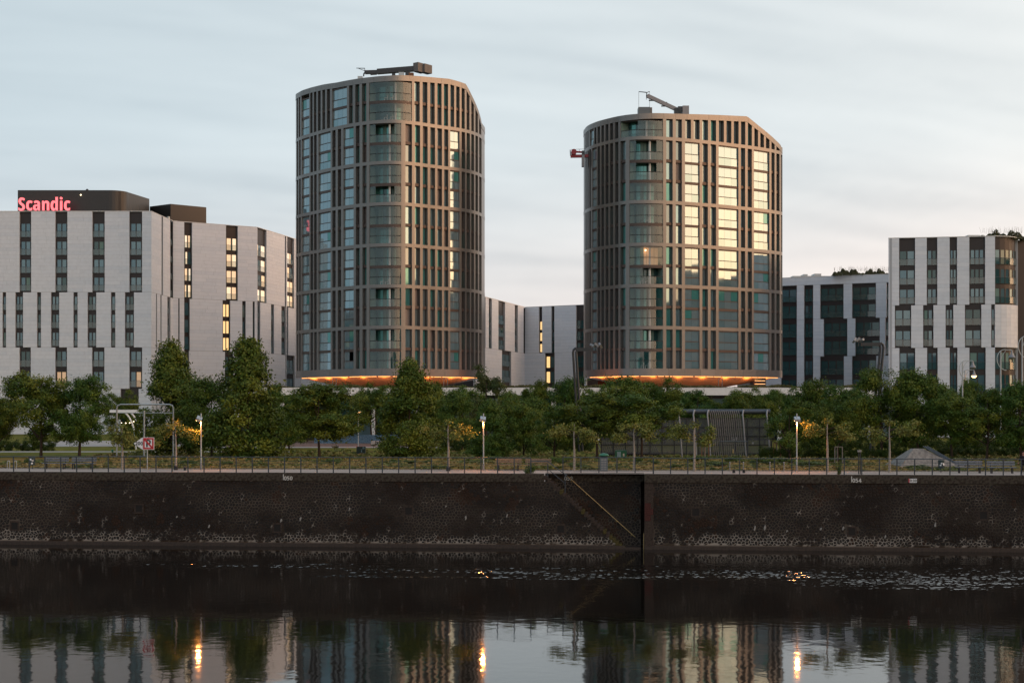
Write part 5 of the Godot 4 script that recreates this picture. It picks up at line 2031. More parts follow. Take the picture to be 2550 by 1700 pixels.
func make_plants() -> void:
	plane_tree("young plane tree beside the no-mooring sign, left of its pole", 303, 1048, 1, 0.9, 4.6)
	plane_tree("young plane tree glowing orange under the first park lamp", 437, 1040, 2, 1.55, 4.4, true)
	plane_tree("young plane tree left of the second park lamp", 1116, 1036, 3, 1.7, 4.2, true)
	plane_tree("young plane tree left of the green-lidded litter bin", 1430, 1046, 4, 1.6, 4.8)
	plane_tree("young plane tree in front of the green storage box", 1579, 1046, 5, 1.5, 4.8)
	plane_tree("young plane tree in front of the ball court", 1729, 1044, 6, 1.7, 4.8)
	plane_tree("taller young plane tree glowing orange right of the third park lamp", 2061, 1032, 7, 1.75, 4.4)
	plane_tree("young plane tree near the skate ramp", 2216, 1036, 8, 2.1, 4.6)
	rng.seed = 44
	var n := 0
	var names := ["broad shrub left of the first park lamp's foot", "shrub just right of the first park lamp", "tiny shrub below the tallest pointed tree", "small shrub under the no-mooring sign", "broad shrub below the lone lawn tree", "small shrub left of the lone lawn tree", "shrub left of three in a row below the dark pointed tree", "middle shrub of three in a row below the dark pointed tree", "right shrub of three in a row below the dark pointed tree", "shrub behind the brown bench beside the second lamp", "big shrub left of the plane tree by the green-lidded bin", "shrub in front of the plane tree by the green-lidded bin", "rounded shrub at the foot of the green storage box", "flat shrub below the wooden slat fence", "flat shrub between the slat fence and the ball court", "wide shrub below the ball court's left end", "wide shrub below the middle of the ball court", "wide shrub below the goal frame", "wide shrub below the ball court's right end", "wide shrub left of the third park lamp", "wide shrub right of the third park lamp", "wide shrub beside the dark tree stakes", "small shrub behind the small litter bin", "grassy shrub at the foot of the skate ramp"]
	for e in [[478, 1158, 2.0, 0.5], [565, 1158, 1.1, 0.45], [618, 1150, 0.6, 0.4], [325, 1150, 0.7, 0.4], [832, 1153, 1.5, 0.55], [653, 1158, 0.8, 0.4], [985, 1152, 1.1, 0.4], [1020, 1154, 1.2, 0.4], [1060, 1154, 1.1, 0.4], [1230, 1145, 1.5, 0.5], [1395, 1153, 2.2, 0.75], [1440, 1163, 1.6, 0.5], [1590, 1153, 0.8, 0.6], [1630, 1155, 0.9, 0.4], [1675, 1165, 1.3, 0.4], [1740, 1148, 2.0, 0.55], [1790, 1160, 2.6, 0.5], [1835, 1150, 2.0, 0.6], [1895, 1155, 2.4, 0.6], [1950, 1152, 2.6, 0.6], [2010, 1160, 2.6, 0.55], [2090, 1152, 2.2, 0.5], [72, 1153, 0.9, 0.6], [2285, 1168, 1.7, 0.4]]:
		n += 1
		shrub(names[n - 1], spot(e[0], gd(e[1])), e[2], e[3], n)
	shrub("yellow-green bush sprouting at the head of the quay steps", on_quay(1320, 0.9), 0.85, 0.75, 51, "bush")
	shrub("thin weed bush growing at the railing near the third park lamp", on_quay(2089, 0.7), 0.45, 0.95, 52, "bush")
	# hedges: clipped rows
	for e in [["clipped hedge behind the exercise frame", 300, 395, 1119, 1090, 7], ["dark clipped hedge left of the third park lamp", 1890, 2000, 1141, 1108, 6], ["dark clipped hedge behind the staked saplings", 2000, 2260, 1140, 1112, 12], ["dark hedge behind the right-hand benches", 2330, 2560, 1136, 1108, 12], ["dark undergrowth below the left park trees", -20, 135, 1122, 1092, 8], ["dark undergrowth behind the wooden benches", 1090, 1480, 1124, 1082, 18], ["dark undergrowth below the right-hand park trees", 1990, 2570, 1122, 1085, 24]]:
		var d := gd(e[3])
		var a := spot(e[1], d)
		var b := spot(e[2], d)
		var th := thing("hedge", e[0], "hedge", Transform3D(Basis(), (a + b) / 2))
		var h := ay(e[4], d)
		for k in e[5]:
			var c := part("foliage", crown("small", k % 3), M.leaves3, th)  # shade under the trees is put into this darker leaf tint
			var w: float = (b.x - a.x) / e[5] * 1.5
			c.transform = Transform3D(Basis(Vector3.UP, k * 1.7).scaled(Vector3(w, h * 1.25, w)), Vector3((b.x - a.x) * ((k + 0.5) / e[5] - 0.5), -h * 0.2, 0))
	# grasses along the podium edge
	var gr := Geo.new()
	gr.tint = true
	rng.seed = 91
	for k in 9000:
		var x := rng.randf_range(-39.5, 49.5)
		var o := Vector3(x, 7.17, -203.2 - rng.randf() * 0.7)
		var hh := rng.randf_range(0.15, 0.42) * (1.0 + 0.6 * sin(x * 0.9) * sin(x * 0.37))
		var t := rng.randf_range(0.7, 1.3)
		leaf(gr, o + Vector3(0, hh * 0.5, 0), Vector3(0, 0.3, 1), hh, Color(0.09 * t, 0.085 * t, 0.028 * t), rng)
	var o2 := struct_mesh("terrace_grass", gr, M.leaves)
	tag(o2, "rough grasses growing along the podium edge", "grass", "", "stuff")
	# grass tufts on the dry lawn
	var tuft := Geo.new()
	tuft.tint = true
	for k in 14:
		var a := rng.randf() * TAU
		leaf(tuft, Vector3(cos(a) * 0.10, 0.09, sin(a) * 0.10), Vector3(cos(a), 0.4, sin(a)), rng.randf_range(0.14, 0.24), Color(1, 1, 1) * rng.randf_range(0.8, 1.2), rng)
	var mm := MultiMesh.new()
	mm.transform_format = MultiMesh.TRANSFORM_3D
	mm.use_colors = true
	mm.mesh = tuft.mesh()
	mm.instance_count = 6500
	var nf := FastNoiseLite.new()
	nf.seed = 12
	nf.frequency = 0.14
	for k in 6500:
		var p := quay * Vector3(rng.randf_range(-42, 44), 0.0, -5.7 - pow(rng.randf(), 1.2) * 45.0)
		var q := nf.get_noise_2d(p.x, p.z)
		var s := rng.randf_range(0.5, 1.2) * (1.0 + maxf(q, 0) * 1.3)
		mm.set_instance_transform(k, Transform3D(Basis(Vector3.UP, rng.randf() * TAU).scaled(Vector3(s, s * rng.randf_range(0.6, 1.2), s)), p))
		mm.set_instance_color(k, Color(0.26, 0.20, 0.085).lerp(Color(0.12, 0.145, 0.045), smoothstep(-0.2, 0.35, q + rng.randf_range(-0.2, 0.2))))
	var mi := MultiMeshInstance3D.new()
	mi.name = "grass_tufts"
	mi.multimesh = mm
	mi.material_override = M.leaves
	add_child(mi)
	tag(mi, "rough grass tufts scattered over the park lawn", "grass", "", "stuff")
	# roof greenery on the right-hand blocks
	for e in [["wild grass mound on the roof of the low pale block", 2075, 2145, 682, 668, 262.0, 7], ["second wild grass mound on the roof of the low pale block", 2145, 2213, 684, 668, 262.0, 6], ["tall wild grass on the roof of the white block", 2440, 2560, 593, 572, 223.0, 10]]:
		var a := Vector3(ax(e[1], e[5]), ay(e[3], e[5]) - 0.4, -e[5])
		var b := Vector3(ax(e[2], e[5]), a.y, -e[5])
		var h: float = ay(e[4], e[5]) - a.y
		var gg := Geo.new()
		gg.tint = true
		for k in 5200:
			var u := rng.randf()
			var dome := sqrt(maxf(0.02, 1.0 - pow(u * 2 - 1, 4.0)))
			var z := rng.randfn() * 0.9
			var top := h * dome * exp(-z * z * 0.35) * (0.72 + 0.2 * sin(u * 17.0 + e[1]) + 0.14 * sin(u * 41.0))
			var s := rng.randf_range(0.14, 0.34)
			var t := rng.randf_range(0.7, 1.3)
			leaf(gg, Vector3((b.x - a.x) * (u - 0.5), top * sqrt(rng.randf()), z), Vector3(0, 0.6, 0.6), s, Color(0.075 * t, 0.075 * t, 0.035 * t), rng)
		for k in 60:
			var u := rng.randf()
			var p := Vector3((b.x - a.x) * (u - 0.5), h * 0.7, rng.randfn() * 0.5)
			gg.col = Color(0.10, 0.085, 0.045)
			gg.tube([p, p + Vector3(rng.randfn() * 0.12, h * rng.randf_range(0.3, 0.65), 0)], 0.014, 0.006, 4, false)
		var th := thing("roof_grass", e[0], "grass", Transform3D(Basis(), (a + b) / 2))
		part("foliage", gg, M.leaves, th)


# ---------------------------------------------------------------- lamps and masts
func park_lamp(label: String, px: float, w: float, flip: float) -> void:
	var base := on_quay(px, w)
	var th := thing("park_lamp", label, "lamp", Transform3D(Basis(), base), "lit lamps along the promenade")
	var g := Geo.new()
	g.tube([Vector3(0, 0, 0), Vector3(0, 0.5, 0)], 0.075, 0.075, 10)
	part("pole_base", g, M.pole_grey, th)
	g = Geo.new()
	g.tube([Vector3(0, 0.5, 0), Vector3(0, 4.05, 0)], 0.05, 0.045, 10)
	part("pole", g, M.galvanised, th)
	var tilt := Basis(Vector3.RIGHT, 0.42) * Basis(Vector3.FORWARD, flip * 0.5)
	var c := Vector3(-flip * 0.12, 3.66, 0.1)
	g = Geo.new()
	g.box(c, tilt.x * 0.19, tilt.y * 0.10, tilt.z * 0.24)
	var head := part("lamp_head", g, M.galvanised, th)
	g = Geo.new()
	g.lathe([Vector2(0.001, -0.075), Vector2(0.17, -0.055), Vector2(0.21, 0.0), Vector2(0.001, 0.001)], c - tilt.y * 0.11, 14)
	part("lamp_glass", g, M.lamp_glow, head)
	var l := OmniLight3D.new()
	l.name = "lamp_light"
	l.light_color = Color(1.0, 0.60, 0.30)
	l.light_energy = 8.0
	l.light_size = 0.12
	l.omni_range = 200.0
	l.omni_attenuation = 2.0
	l.shadow_enabled = true
	l.position = c - tilt.y * 0.11 + Vector3(0, -0.24, 0.05)
	th.add_child(l)


func swan_lamp(label: String, px: float, depth: float, h: float, lit: bool) -> void:
	var th := thing("street_lamp", label, "lamp", Transform3D(Basis(), spot(px, depth)), "curved street lamps behind the trees")
	var g := Geo.new()
	g.tube([Vector3(0, 0, 0), Vector3(0, h - 1.6, 0), Vector3(0, h + 0.15, 0)], 0.10, 0.06, 10)
	part("pole", g, M.galvanised, th)
	var path := []
	for k in 15:
		var a := lerpf(PI * 1.5, PI * 0.42, k / 14.0)
		path.append(Vector3(0.55 + cos(a) * 0.95 - 0.1 * sin(a), h - 0.85 + sin(a) * 1.15, 0))
	path.append(Vector3(1.25, h + 0.26, 0))
	g = Geo.new()
	g.tube(path, 0.05, 0.04, 8)
	g.tube([Vector3(0, h - 0.9, 0), Vector3(0.18, h - 0.35, 0), Vector3(0.55, h + 0.15, 0)], 0.035, 0.03, 6)
	part("arm", g, M.galvanised, th)
	g = Geo.new()
	g.lathe([Vector2(0.40, -0.75), Vector2(0.22, -0.5), Vector2(0.12, -0.2), Vector2(0.10, 0.0), Vector2(0.001, 0.05)], Vector3(1.25, h + 0.2, 0), 14)
	var sh := part("lamp_shade", g, M.pole_grey, th)
	g = Geo.new()
	g.lathe([Vector2(0.001, -0.30), Vector2(0.24, -0.20), Vector2(0.36, 0.0)], Vector3(1.25, h - 0.55, 0), 14)
	part("lamp_glass", g, M.lamp_glow if lit else M.pole_grey, sh)
	if lit:
		var l := OmniLight3D.new()
		l.name = "lamp_light"
		l.light_color = Color(1.0, 0.6, 0.3)
		l.light_energy = 3.0
		l.light_size = 0.3
		l.omni_range = 200.0
		l.omni_attenuation = 2.0
		l.shadow_enabled = true
		l.position = Vector3(1.25, h - 1.0, 0)
		th.add_child(l)


func flood_mast(label: String, px_top: float, px_foot: float, py: float, side: float, depth: float, reach: float) -> void:
	var h := ay(py, depth)
	var foot := spot(px_foot, depth)
	var dx := ax(px_top, depth) - foot.x
	var th := thing("floodlight_mast", label, "lamp", Transform3D(Basis(), foot), "leaning floodlight masts")
	for q in [-0.16, 0.16]:
		var g := Geo.new()
		g.tube([Vector3(q, 0, 0), Vector3(dx + q, h - 0.5, 0), Vector3(dx + q + side * 0.06, h - 0.2, 0), Vector3(dx + q + side * 0.30, h - (0.0 if q * side < 0 else 0.22), 0)], 0.13, 0.12, 10)
		part("mast", g, M.steel_dark, th)
	var g := Geo.new()
	g.beam(Vector3(dx + side * 0.1, h - 0.16, 0), Vector3(dx + side * reach, h - 0.16, 0), 0.3, 0.34)
	part("arm", g, M.steel_dark, th)
	var head := Node3D.new()
	head.name = "floodlight_head"
	head.position = Vector3(dx + side * (reach + 0.25), h + 0.12, 0)
	th.add_child(head)
	g = Geo.new()
	g.beam(Vector3(0, -0.45, 0), Vector3(0, 0.3, 0), 0.08, 0.08)
	g.beam(Vector3(-0.3, 0.05, 0), Vector3(0.3, 0.05, 0), 0.08, 0.08)
	part("bracket", g, M.steel_dark, head)
	for q in 3:
		g = Geo.new()
		var t := Basis(Vector3.FORWARD, side * (0.5 + 0.25 * q)) * Basis(Vector3.UP, 0.7 * (q - 1))
		g.box(Vector3(side * (-0.3 + 0.38 * q), 0.12 + 0.06 * (q % 2), 0.12 * (q - 1)), t.x * 0.26, t.y * 0.10, t.z * 0.20)
		part("floodlight", g, M.pole_grey, head)


func make_lamps() -> void:
	park_lamp("lit park lamp right of the orange-glowing plane tree and the no-mooring sign", 500, 4.6, 1.0)
	park_lamp("lit park lamp before the dark trees, left of the wooden benches", 1204, 4.6, 0.35)
	park_lamp("lit park lamp left of the taller young plane tree", 1985, 4.6, -0.05)
	# the lit lamp on the plaza
	var th := thing("plaza_lamp", "small lit lamp on a white pole on the plaza behind the lawn", "lamp", Transform3D(Basis(), spot(892, 172)))
	var g := Geo.new()
	g.tube([Vector3.ZERO, Vector3(0, 4.2, 0)], 0.07, 0.05, 8)
	part("pole", g, M.galvanised, th)
	g = Geo.new()
	g.block(Vector3(-0.1, 3.95, -0.12), Vector3(0.32, 4.1, 0.12))
	var hd := part("lamp_head", g, M.pole_grey, th)
	g = Geo.new()
	g.block(Vector3(-0.06, 3.88, -0.1), Vector3(0.28, 3.948, 0.1))
	part("lamp_glass", g, M.lamp_glow, hd)
	var l := OmniLight3D.new()
	l.name = "lamp_light"
	l.light_color = Color(1.0, 0.52, 0.24)
	l.light_energy = 5.0
	l.light_size = 0.15
	l.omni_range = 200.0
	l.omni_attenuation = 2.0
	l.shadow_enabled = true
	l.position = Vector3(0.1, 3.75, 0)
	th.add_child(l)
	swan_lamp("unlit curved street lamp with a bell shade beside the lit one", 2398, 182, 9.95, false)
	swan_lamp("lit curved street lamp glowing orange before the white block", 2404, 205, 9.4, true)
	swan_lamp("curved street lamp before the rounded corner of the white block", 2493, 165, 10.6, false)
	swan_lamp("curved street lamp at the right edge of the white block", 2547, 150, 11.4, false)
	flood_mast("leaning twin-tube floodlight mast with its arm reaching to the right-hand tower", 1431, 1447, 866, 1.0, 150, 1.9)
	flood_mast("leaning twin-tube floodlight mast before the low pale block", 2197, 2172, 853, -1.0, 150, 2.1)


# ---------------------------------------------------------------- street furniture
func bench(label: String, px: float, w: float, wood: Material, turned := 0.0) -> void:
	var th := thing("park_bench", label, "bench", Transform3D(quay.basis * Basis(Vector3.UP, turned), on_quay(px, w)), "park benches along the promenade")
	var g: Geo
	for k in 4:
		g = Geo.new()
		g.slab(Vector3(-0.92, 0.42, -0.22 + 0.12 * k), Vector3(0.92, 0.465, -0.12 + 0.12 * k), 0.01)
		part("seat_slat", g, wood, th)
	for k in 2:
		g = Geo.new()
		g.box(Vector3(0, 0.62 + 0.17 * k, -0.26 - 0.035 * k), Vector3(0.92, 0, 0), Vector3(0, 0.06, -0.012), Vector3(0, 0.005, 0.022))
		part("back_slat", g, wood, th)
	for s in [-0.68, 0.68]:
		g = Geo.new()
		g.beam(Vector3(s, 0, 0.17), Vector3(s, 0.42, 0.17), 0.06, 0.06)
		g.beam(Vector3(s, 0, -0.17), Vector3(s, 0.42, -0.19), 0.06, 0.06)
		g.beam(Vector3(s, 0.39, -0.24), Vector3(s, 0.39, 0.22), 0.05, 0.05)
		g.beam(Vector3(s, 0.40, -0.22), Vector3(s, 0.86, -0.33), 0.05, 0.05)
		part("leg", g, M.cast_iron, th)


func make_furniture() -> void:
	var g: Geo
	bench("grey bench nearer the small litter bin", 136, 4.9, M.bench_grey)
	bench("grey bench nearer the no-mooring sign", 205, 4.9, M.bench_grey)
	bench("brown wooden bench right of the second park lamp", 1266, 4.9, M.bench_wood)
	bench("brown wooden bench behind the stair rail", 1340, 4.9, M.bench_wood)
	bench("pale grey bench right of the sticker-covered litter bin", 2415, 3.4, M.bench_grey)
	bench("pale grey bench beside the standing person", 2496, 3.0, M.bench_grey)
	# litter bins
	for e in [["small sticker-covered litter bin left of the grey benches", 79, 4.9, 0.62], ["sticker-covered litter bin before the skate ramp", 2345, 4.3, 0.66]]:
		var th := thing("litter_bin", e[0], "litter bin", Transform3D(quay.basis, on_quay(e[1], e[2])), "sticker-covered litter bins")
		g = Geo.new()
		g.tube([Vector3(0, 0, -0.1), Vector3(0, 0.85, -0.1)], 0.03, 0.03, 8)
		part("post", g, M.steel_dark, th)
		g = Geo.new()
		g.lathe([Vector2(0.001, 0.30), Vector2(0.17, 0.30), Vector2(0.20, 0.36), Vector2(0.22, 0.86), Vector2(0.19, 0.88), Vector2(0.17, 0.80)], Vector3.ZERO, 14)
		part("drum", g, M.box_dark, th)
		rng.seed = int(e[1])
		for k in 5:
			var a := rng.randf_range(0.8, 2.3)
			var y := rng.randf_range(0.42, 0.76)
			var o := Vector3(cos(a) * 0.222, y, sin(a) * 0.222)
			var t := Vector3(-sin(a), 0, cos(a))
			g = Geo.new()
			g.box(o, t * rng.randf_range(0.03, 0.07), Vector3.UP * rng.randf_range(0.03, 0.07), o.normalized() * Vector3(1, 0, 1) * 0.006)
			part("sticker", g, M.sign_white, th)
	var th := thing("tall_litter_bin", "tall dark litter bin with a green hood behind the railing", "litter bin", Transform3D(quay.basis, on_quay(1504, 4.6)))
	g = Geo.new()
	g.slab(Vector3(-0.27, 0, -0.22), Vector3(0.27, 0.98, 0.22), 0.02)
	part("body", g, M.bin_grey, th)
	for k in 5:
		for s in [-1.0, 1.0]:
			g = Geo.new()
			g.block(Vector3(s * 0.10 - 0.085, 0.12 + 0.16 * k, 0.22), Vector3(s * 0.10 + 0.085, 0.23 + 0.16 * k, 0.235))
			part("front_rib", g, M.pole_grey, th)
	g = Geo.new()
	g.block(Vector3(-0.25, 0.98, -0.2), Vector3(0.25, 1.10, -0.12))
	g.block(Vector3(-0.25, 0.98, -0.2), Vector3(-0.2, 1.10, 0.2))
	g.block(Vector3(0.2, 0.98, -0.2), Vector3(0.25, 1.10, 0.2))
	part("slot_frame", g, M.cast_iron, th)
	g = Geo.new()
	g.lathe([Vector2(0.36, 1.10), Vector2(0.36, 1.15), Vector2(0.24, 1.25), Vector2(0.001, 1.29)], Vector3.ZERO, 16)
	part("hood", g, M.bin_green, th)
	# boxes
	th = thing("storage_box", "green storage box with posters in front of the slat fence", "box", Transform3D(Basis(), spot(1546, 132)))
	g = Geo.new()
	g.slab(Vector3(-0.5, 0, -0.4), Vector3(0.5, 0.66, 0.4), 0.02)
	part("body", g, M.box_green, th)
	g = Geo.new()
	g.block(Vector3(-0.36, 0.10, 0.4), Vector3(-0.02, 0.56, 0.412))
	part("poster", g, M.graffiti_blue, th)
	g = Geo.new()
	g.block(Vector3(0.16, 0.16, 0.4), Vector3(0.30, 0.40, 0.412))
	part("poster", g, M.paint_white, th)
	th = thing("utility_box", "dark square utility box daubed with pale blue graffiti on the lawn", "box", Transform3D(Basis(), spot(899, 142.5)))
	g = Geo.new()
	g.slab(Vector3(-0.41, 0, -0.4), Vector3(0.41, 0.74, 0.4), 0.02)
	part("body", g, M.box_dark, th)
	rng.seed = 5
	for k in 9:
		g = Geo.new()
		var o := Vector3(rng.randf_range(0.02, 0.34), rng.randf_range(0.06, 0.66), 0.404)
		var a := rng.randf() * TAU
		g.box(o, Vector3(cos(a), sin(a), 0) * 0.07, Vector3(-sin(a), cos(a), 0) * 0.018, Vector3(0, 0, 0.004))
		part("graffiti_stroke", g, M.graffiti_blue, th)
	# no-mooring sign on its pole at the railing
	var o := on_quay(366, 0.1)
	th = thing("mooring_sign", "red and white no-mooring sign with a 200 arrow on a pole at the railing", "sign", Transform3D(quay.basis, o))
	g = Geo.new()
	g.tube([Vector3(0, -0.35, 0), Vector3(0, 2.45, 0)], 0.035, 0.035, 10)
	part("pole", g, M.galvanised, th)
	var y := 2.0
	g = Geo.new()
	g.block(Vector3(-0.30, y - 0.42, 0.05), Vector3(0.50, y + 0.42, 0.075))
	var bd := part("board", g, M.sign_white, th)
	g = Geo.new()
	for q in [[Vector2(-0.27, 0.28), Vector2(0.47, 0.39)], [Vector2(-0.27, -0.39), Vector2(0.47, -0.28)], [Vector2(-0.27, -0.28), Vector2(-0.16, 0.28)], [Vector2(0.36, -0.28), Vector2(0.47, 0.28)]]:
		g.block(Vector3(q[0].x, y + q[0].y, 0.075), Vector3(q[1].x, y + q[1].y, 0.081))
	part("red_border", g, M.sign_red_paint, bd)
	var letter := text_mesh("P", 0.52, 0.01)
	part("letter", letter, M.sign_black, bd, Vector3(0.10, y, 0.083))
	g = Geo.new()
	var dd := Vector3(0.52, -0.56, 0).normalized()
	g.box(Vector3(0.10, y, 0.094), dd * 0.36, Vector3(-dd.y, dd.x, 0) * 0.055, Vector3(0, 0, 0.004))
	part("red_stroke", g, M.sign_red_paint, bd)
	g = Geo.new()
	g.tri(Vector3(-0.93, y, 0.072), Vector3(-0.32, y - 0.42, 0.072), Vector3(-0.32, y + 0.42, 0.072))
	g.tri(Vector3(-0.93, y, 0.05), Vector3(-0.32, y + 0.42, 0.05), Vector3(-0.32, y - 0.42, 0.05))
	g.quad(Vector3(-0.93, y, 0.05), Vector3(-0.32, y - 0.42, 0.05), Vector3(-0.32, y - 0.42, 0.072), Vector3(-0.93, y, 0.072))
	g.quad(Vector3(-0.93, y, 0.072), Vector3(-0.32, y + 0.42, 0.072), Vector3(-0.32, y + 0.42, 0.05), Vector3(-0.93, y, 0.05))
	var ar := part("arrow_board", g, M.sign_white, th)
	part("digits", text_mesh("200", 0.25, 0.01), M.sign_black, ar, Vector3(-0.56, y, 0.079))
	# steel exercise frame: two hoops and bars
	th = thing("exercise_frame", "tall bent-tube steel exercise frame on the lawn", "exercise frame", Transform3D(Basis(), spot(361, 136)))
	var d := 136.0
	var s := d / FOCAL
	var l := -71.0 * s
	var r := 70.0 * s
	var top := ay(1007, d)
	g = Geo.new()
	g.tube([Vector3(l, 0, 0), Vector3(l, top - 0.35, 0), Vector3(l + 0.1, top - 0.1, 0), Vector3(l + 0.35, top, 0), Vector3(r - 0.35, top, 0), Vector3(r - 0.1, top - 0.1, 0), Vector3(r, top - 0.35, 0), Vector3(r, 0, 0)], 0.075, 0.075, 10)
	part("hoop", g, M.galvanised, th)
	g = Geo.new()
	g.tube([Vector3(0, 0, 0.4), Vector3(0, ay(1022, d), 0.4)], 0.085, 0.085, 10)
	part("post", g, M.galvanised, th)
	g = Geo.new()
	g.tube([Vector3(l, ay(1028, d), 0), Vector3(r, ay(1028, d), 0)], 0.035, 0.035, 8)
	part("pull_up_bar", g, M.galvanised, th)
	g = Geo.new()
	g.block(Vector3(l - 1.6, 0.03, -0.5), Vector3(r + 1.2, 0.06, 0.7))
	part("rubber_mat", g, M.roof_felt, th)
	# curved white tubes of the play sculpture behind
	th = thing("play_sculpture", "white curved tube play sculpture behind the exercise frame", "play equipment", Transform3D(Basis(), spot(310, 158)))
	for q in 2:
		var path := []
		for k in 13:
			var a := lerpf(PI * 0.55, 0.0, k / 12.0)
			path.append(Vector3(-0.6 + q * 0.35 + cos(a) * 1.75, 0.6 + sin(a) * 3.55, -0.9 * q))
		path.append(Vector3(1.2 + q * 0.35, 0, -0.9 * q))
		g = Geo.new()
		g.tube(path, 0.09, 0.09, 9)
		part("arch", g, M.sign_white, th)
	g = Geo.new()
	g.beam(Vector3(-1.6, ay(1023.5, 158), 0), Vector3(1.6, ay(1023.5, 158), 0), 0.25, 0.30)
	part("beam", g, M.sign_white, th)
	for k in 4:
		g = Geo.new()
		g.lathe([Vector2(0.001, -0.06), Vector2(0.07, 0.0), Vector2(0.001, 0.06)], Vector3(-0.25 + 0.42 * k, ay(1053 - 4 * int(k == 3), 158), 0.3), 8)
		part("string_light", g, M.spark, th)
	# skate ramp with its sliding rails
	d = 112.0
	th = thing("skate_ramp", "smooth concrete pyramid ramp with metal rails on its right flank", "ramp", Transform3D(Basis(), spot(2305, d)))
	g = Geo.new()
	s = d / FOCAL
	var hgt := ay(1118, d)
	var lo := [Vector3(-74 * s, 0, 1.2), Vector3(80 * s, 0, 1.2), Vector3(80 * s, 0, -3.4), Vector3(-74 * s, 0, -3.4)]
	var hi := [Vector3(-22 * s, hgt, -0.8), Vector3(4 * s, hgt, -0.8), Vector3(4 * s, hgt, -1.6), Vector3(-22 * s, hgt, -1.6)]
	for k in 4:
		g.quad(lo[k], lo[(k + 1) % 4], hi[(k + 1) % 4], hi[k])
	g.quad(hi[0], hi[1], hi[2], hi[3])
	part("slope", g, M.ramp_concrete, th)
	for k in 3:
		g = Geo.new()
		var e := Vector3(0.22 * k, 0, -0.25 * k)
		g.tube([Vector3(0 * s, hgt + 0.18, -0.6) + e, Vector3(66 * s, 0.22, 0.6) + e, Vector3(88 * s, 0.12, 0.8) + e], 0.05, 0.05, 8)
		part("rail", g, M.steel_blue, th)
	g = Geo.new()
	g.slab(Vector3(-38 * s, 0, 3.2), Vector3(60 * s, 0.22, 3.8), 0.03)
	part("ledge", g, M.ramp_concrete, th)
	# ball court: bent-tube canopy over a mesh cage
	make_court()
	# picket of leaning slats
	d = 138.0
	s = d / FOCAL
	th = thing("slat_fence", "leaning weathered slat fence behind the green storage box", "fence", Transform3D(Basis(), spot(1568, d)))
	for k in 27:
		var x := (-72.0 + 144.0 * k / 26.0) * s
		var bow := sin(PI * k / 26.0)
		g = Geo.new()
		g.beam(Vector3(x, 0.25, 0), Vector3(x - 0.35, 1.15 + 0.32 * bow, -0.3), 0.10, 0.05)
		part("slat", g, M.weathered_wood, th)
	for k in 24:
		g = Geo.new()
		var x := (-70.0 + 140.0 * k / 23.0) * s
		g.tube([Vector3(x, 0.02, 0.15), Vector3(x + 0.13, 0.32, 0.15)], 0.11, 0.11, 8)
		part("tyre_bumper", g, M.cast_iron, th)
	# staked saplings
	for e in [["wooden tree stakes around a white sapling before the ball court", 1756, 1141, M.bark_pale], ["wooden tree stakes around a white sapling left of the third park lamp", 1935, 1141, M.bark_pale], ["dark wooden tree stakes right of the taller young plane tree", 2088, 1154, M.bark]]:
		d = gd(e[2])
		th = thing("tree_stakes", e[0], "tree stakes", Transform3D(Basis(), spot(e[1], d)), "staked saplings")
		for k in 3:
			var a := TAU * k / 3.0 + 0.5
			g = Geo.new()
			g.tube([Vector3(cos(a) * 0.36, 0, sin(a) * 0.3), Vector3(cos(a) * 0.34, 1.32, sin(a) * 0.3)], 0.045, 0.04, 8)
			part("stake", g, M.stake_wood if e[3] == M.bark_pale else M.weathered_wood, th)
			var b := TAU * (k + 1) / 3.0 + 0.5
			g = Geo.new()
			g.beam(Vector3(cos(a) * 0.36, 1.33, sin(a) * 0.3), Vector3(cos(b) * 0.36, 1.33, sin(b) * 0.3), 0.08, 0.05)
			part("crosspiece", g, M.stake_wood if e[3] == M.bark_pale else M.weathered_wood, th)
		g = Geo.new()
		g.tube([Vector3.ZERO, Vector3(0.02, 1.55, 0)], 0.04, 0.025, 8)
		part("sapling_trunk", g, e[3], th)
	# bollards and stubs
	var n := 0
	for px in [1818, 1852, 1886, 1918, 1953]:
		n += 1
		th = thing("bollard", "slim pale grey bollard, %s counted from the third park lamp" % ["fifth", "fourth", "third", "second", "first"][n - 1], "bollard", Transform3D(Basis(), on_quay(px, 5.0)), "slim bollards at the lawn edge")
		g = Geo.new()
		g.tube([Vector3.ZERO, Vector3(0, 0.62, 0)], 0.035, 0.035, 8)
		part("shaft", g, M.pole_grey, th)
		g = Geo.new()
		g.lathe([Vector2(0.045, 0.0), Vector2(0.045, 0.05), Vector2(0.001, 0.075)], Vector3(0, 0.62, 0), 8)
		part("knob", g, M.galvanised, th)
	for e in [[1828, 2.4, "short timber stub of a pair, farther from the third park lamp"], [1853, 2.4, "short timber stub of a pair, nearer the third park lamp"], [460, 3.9, "single short timber stub beside the first park lamp"]]:
		th = thing("wooden_stub", e[2], "stub", Transform3D(Basis(), on_quay(e[0], e[1])), "timber stubs on the promenade")
		g = Geo.new()
		g.tube([Vector3.ZERO, Vector3(0, 0.24, 0)], 0.10, 0.10, 12)
		part("post", g, M.cast_iron, th)
		g = Geo.new()
		g.tube([Vector3(0, 0.24, 0), Vector3(0, 0.27, 0)], 0.13, 0.13, 12)
		part("lid", g, M.bench_wood, th)
	th = thing("info_post", "slim dark post with a small head behind the railing", "post", Transform3D(Basis(), on_quay(2141, 1.4)))
	g = Geo.new()
	g.beam(Vector3(-0.05, 0, 0), Vector3(-0.05, 1.5, 0), 0.05, 0.06)
	g.beam(Vector3(0.06, 0, 0), Vector3(0.06, 1.5, 0), 0.05, 0.06)
	part("shaft", g, M.steel_dark, th)
	g = Geo.new()
	g.block(Vector3(-0.13, 1.5, -0.05), Vector3(0.13, 1.62, 0.05))
	part("head", g, M.pole_grey, th)
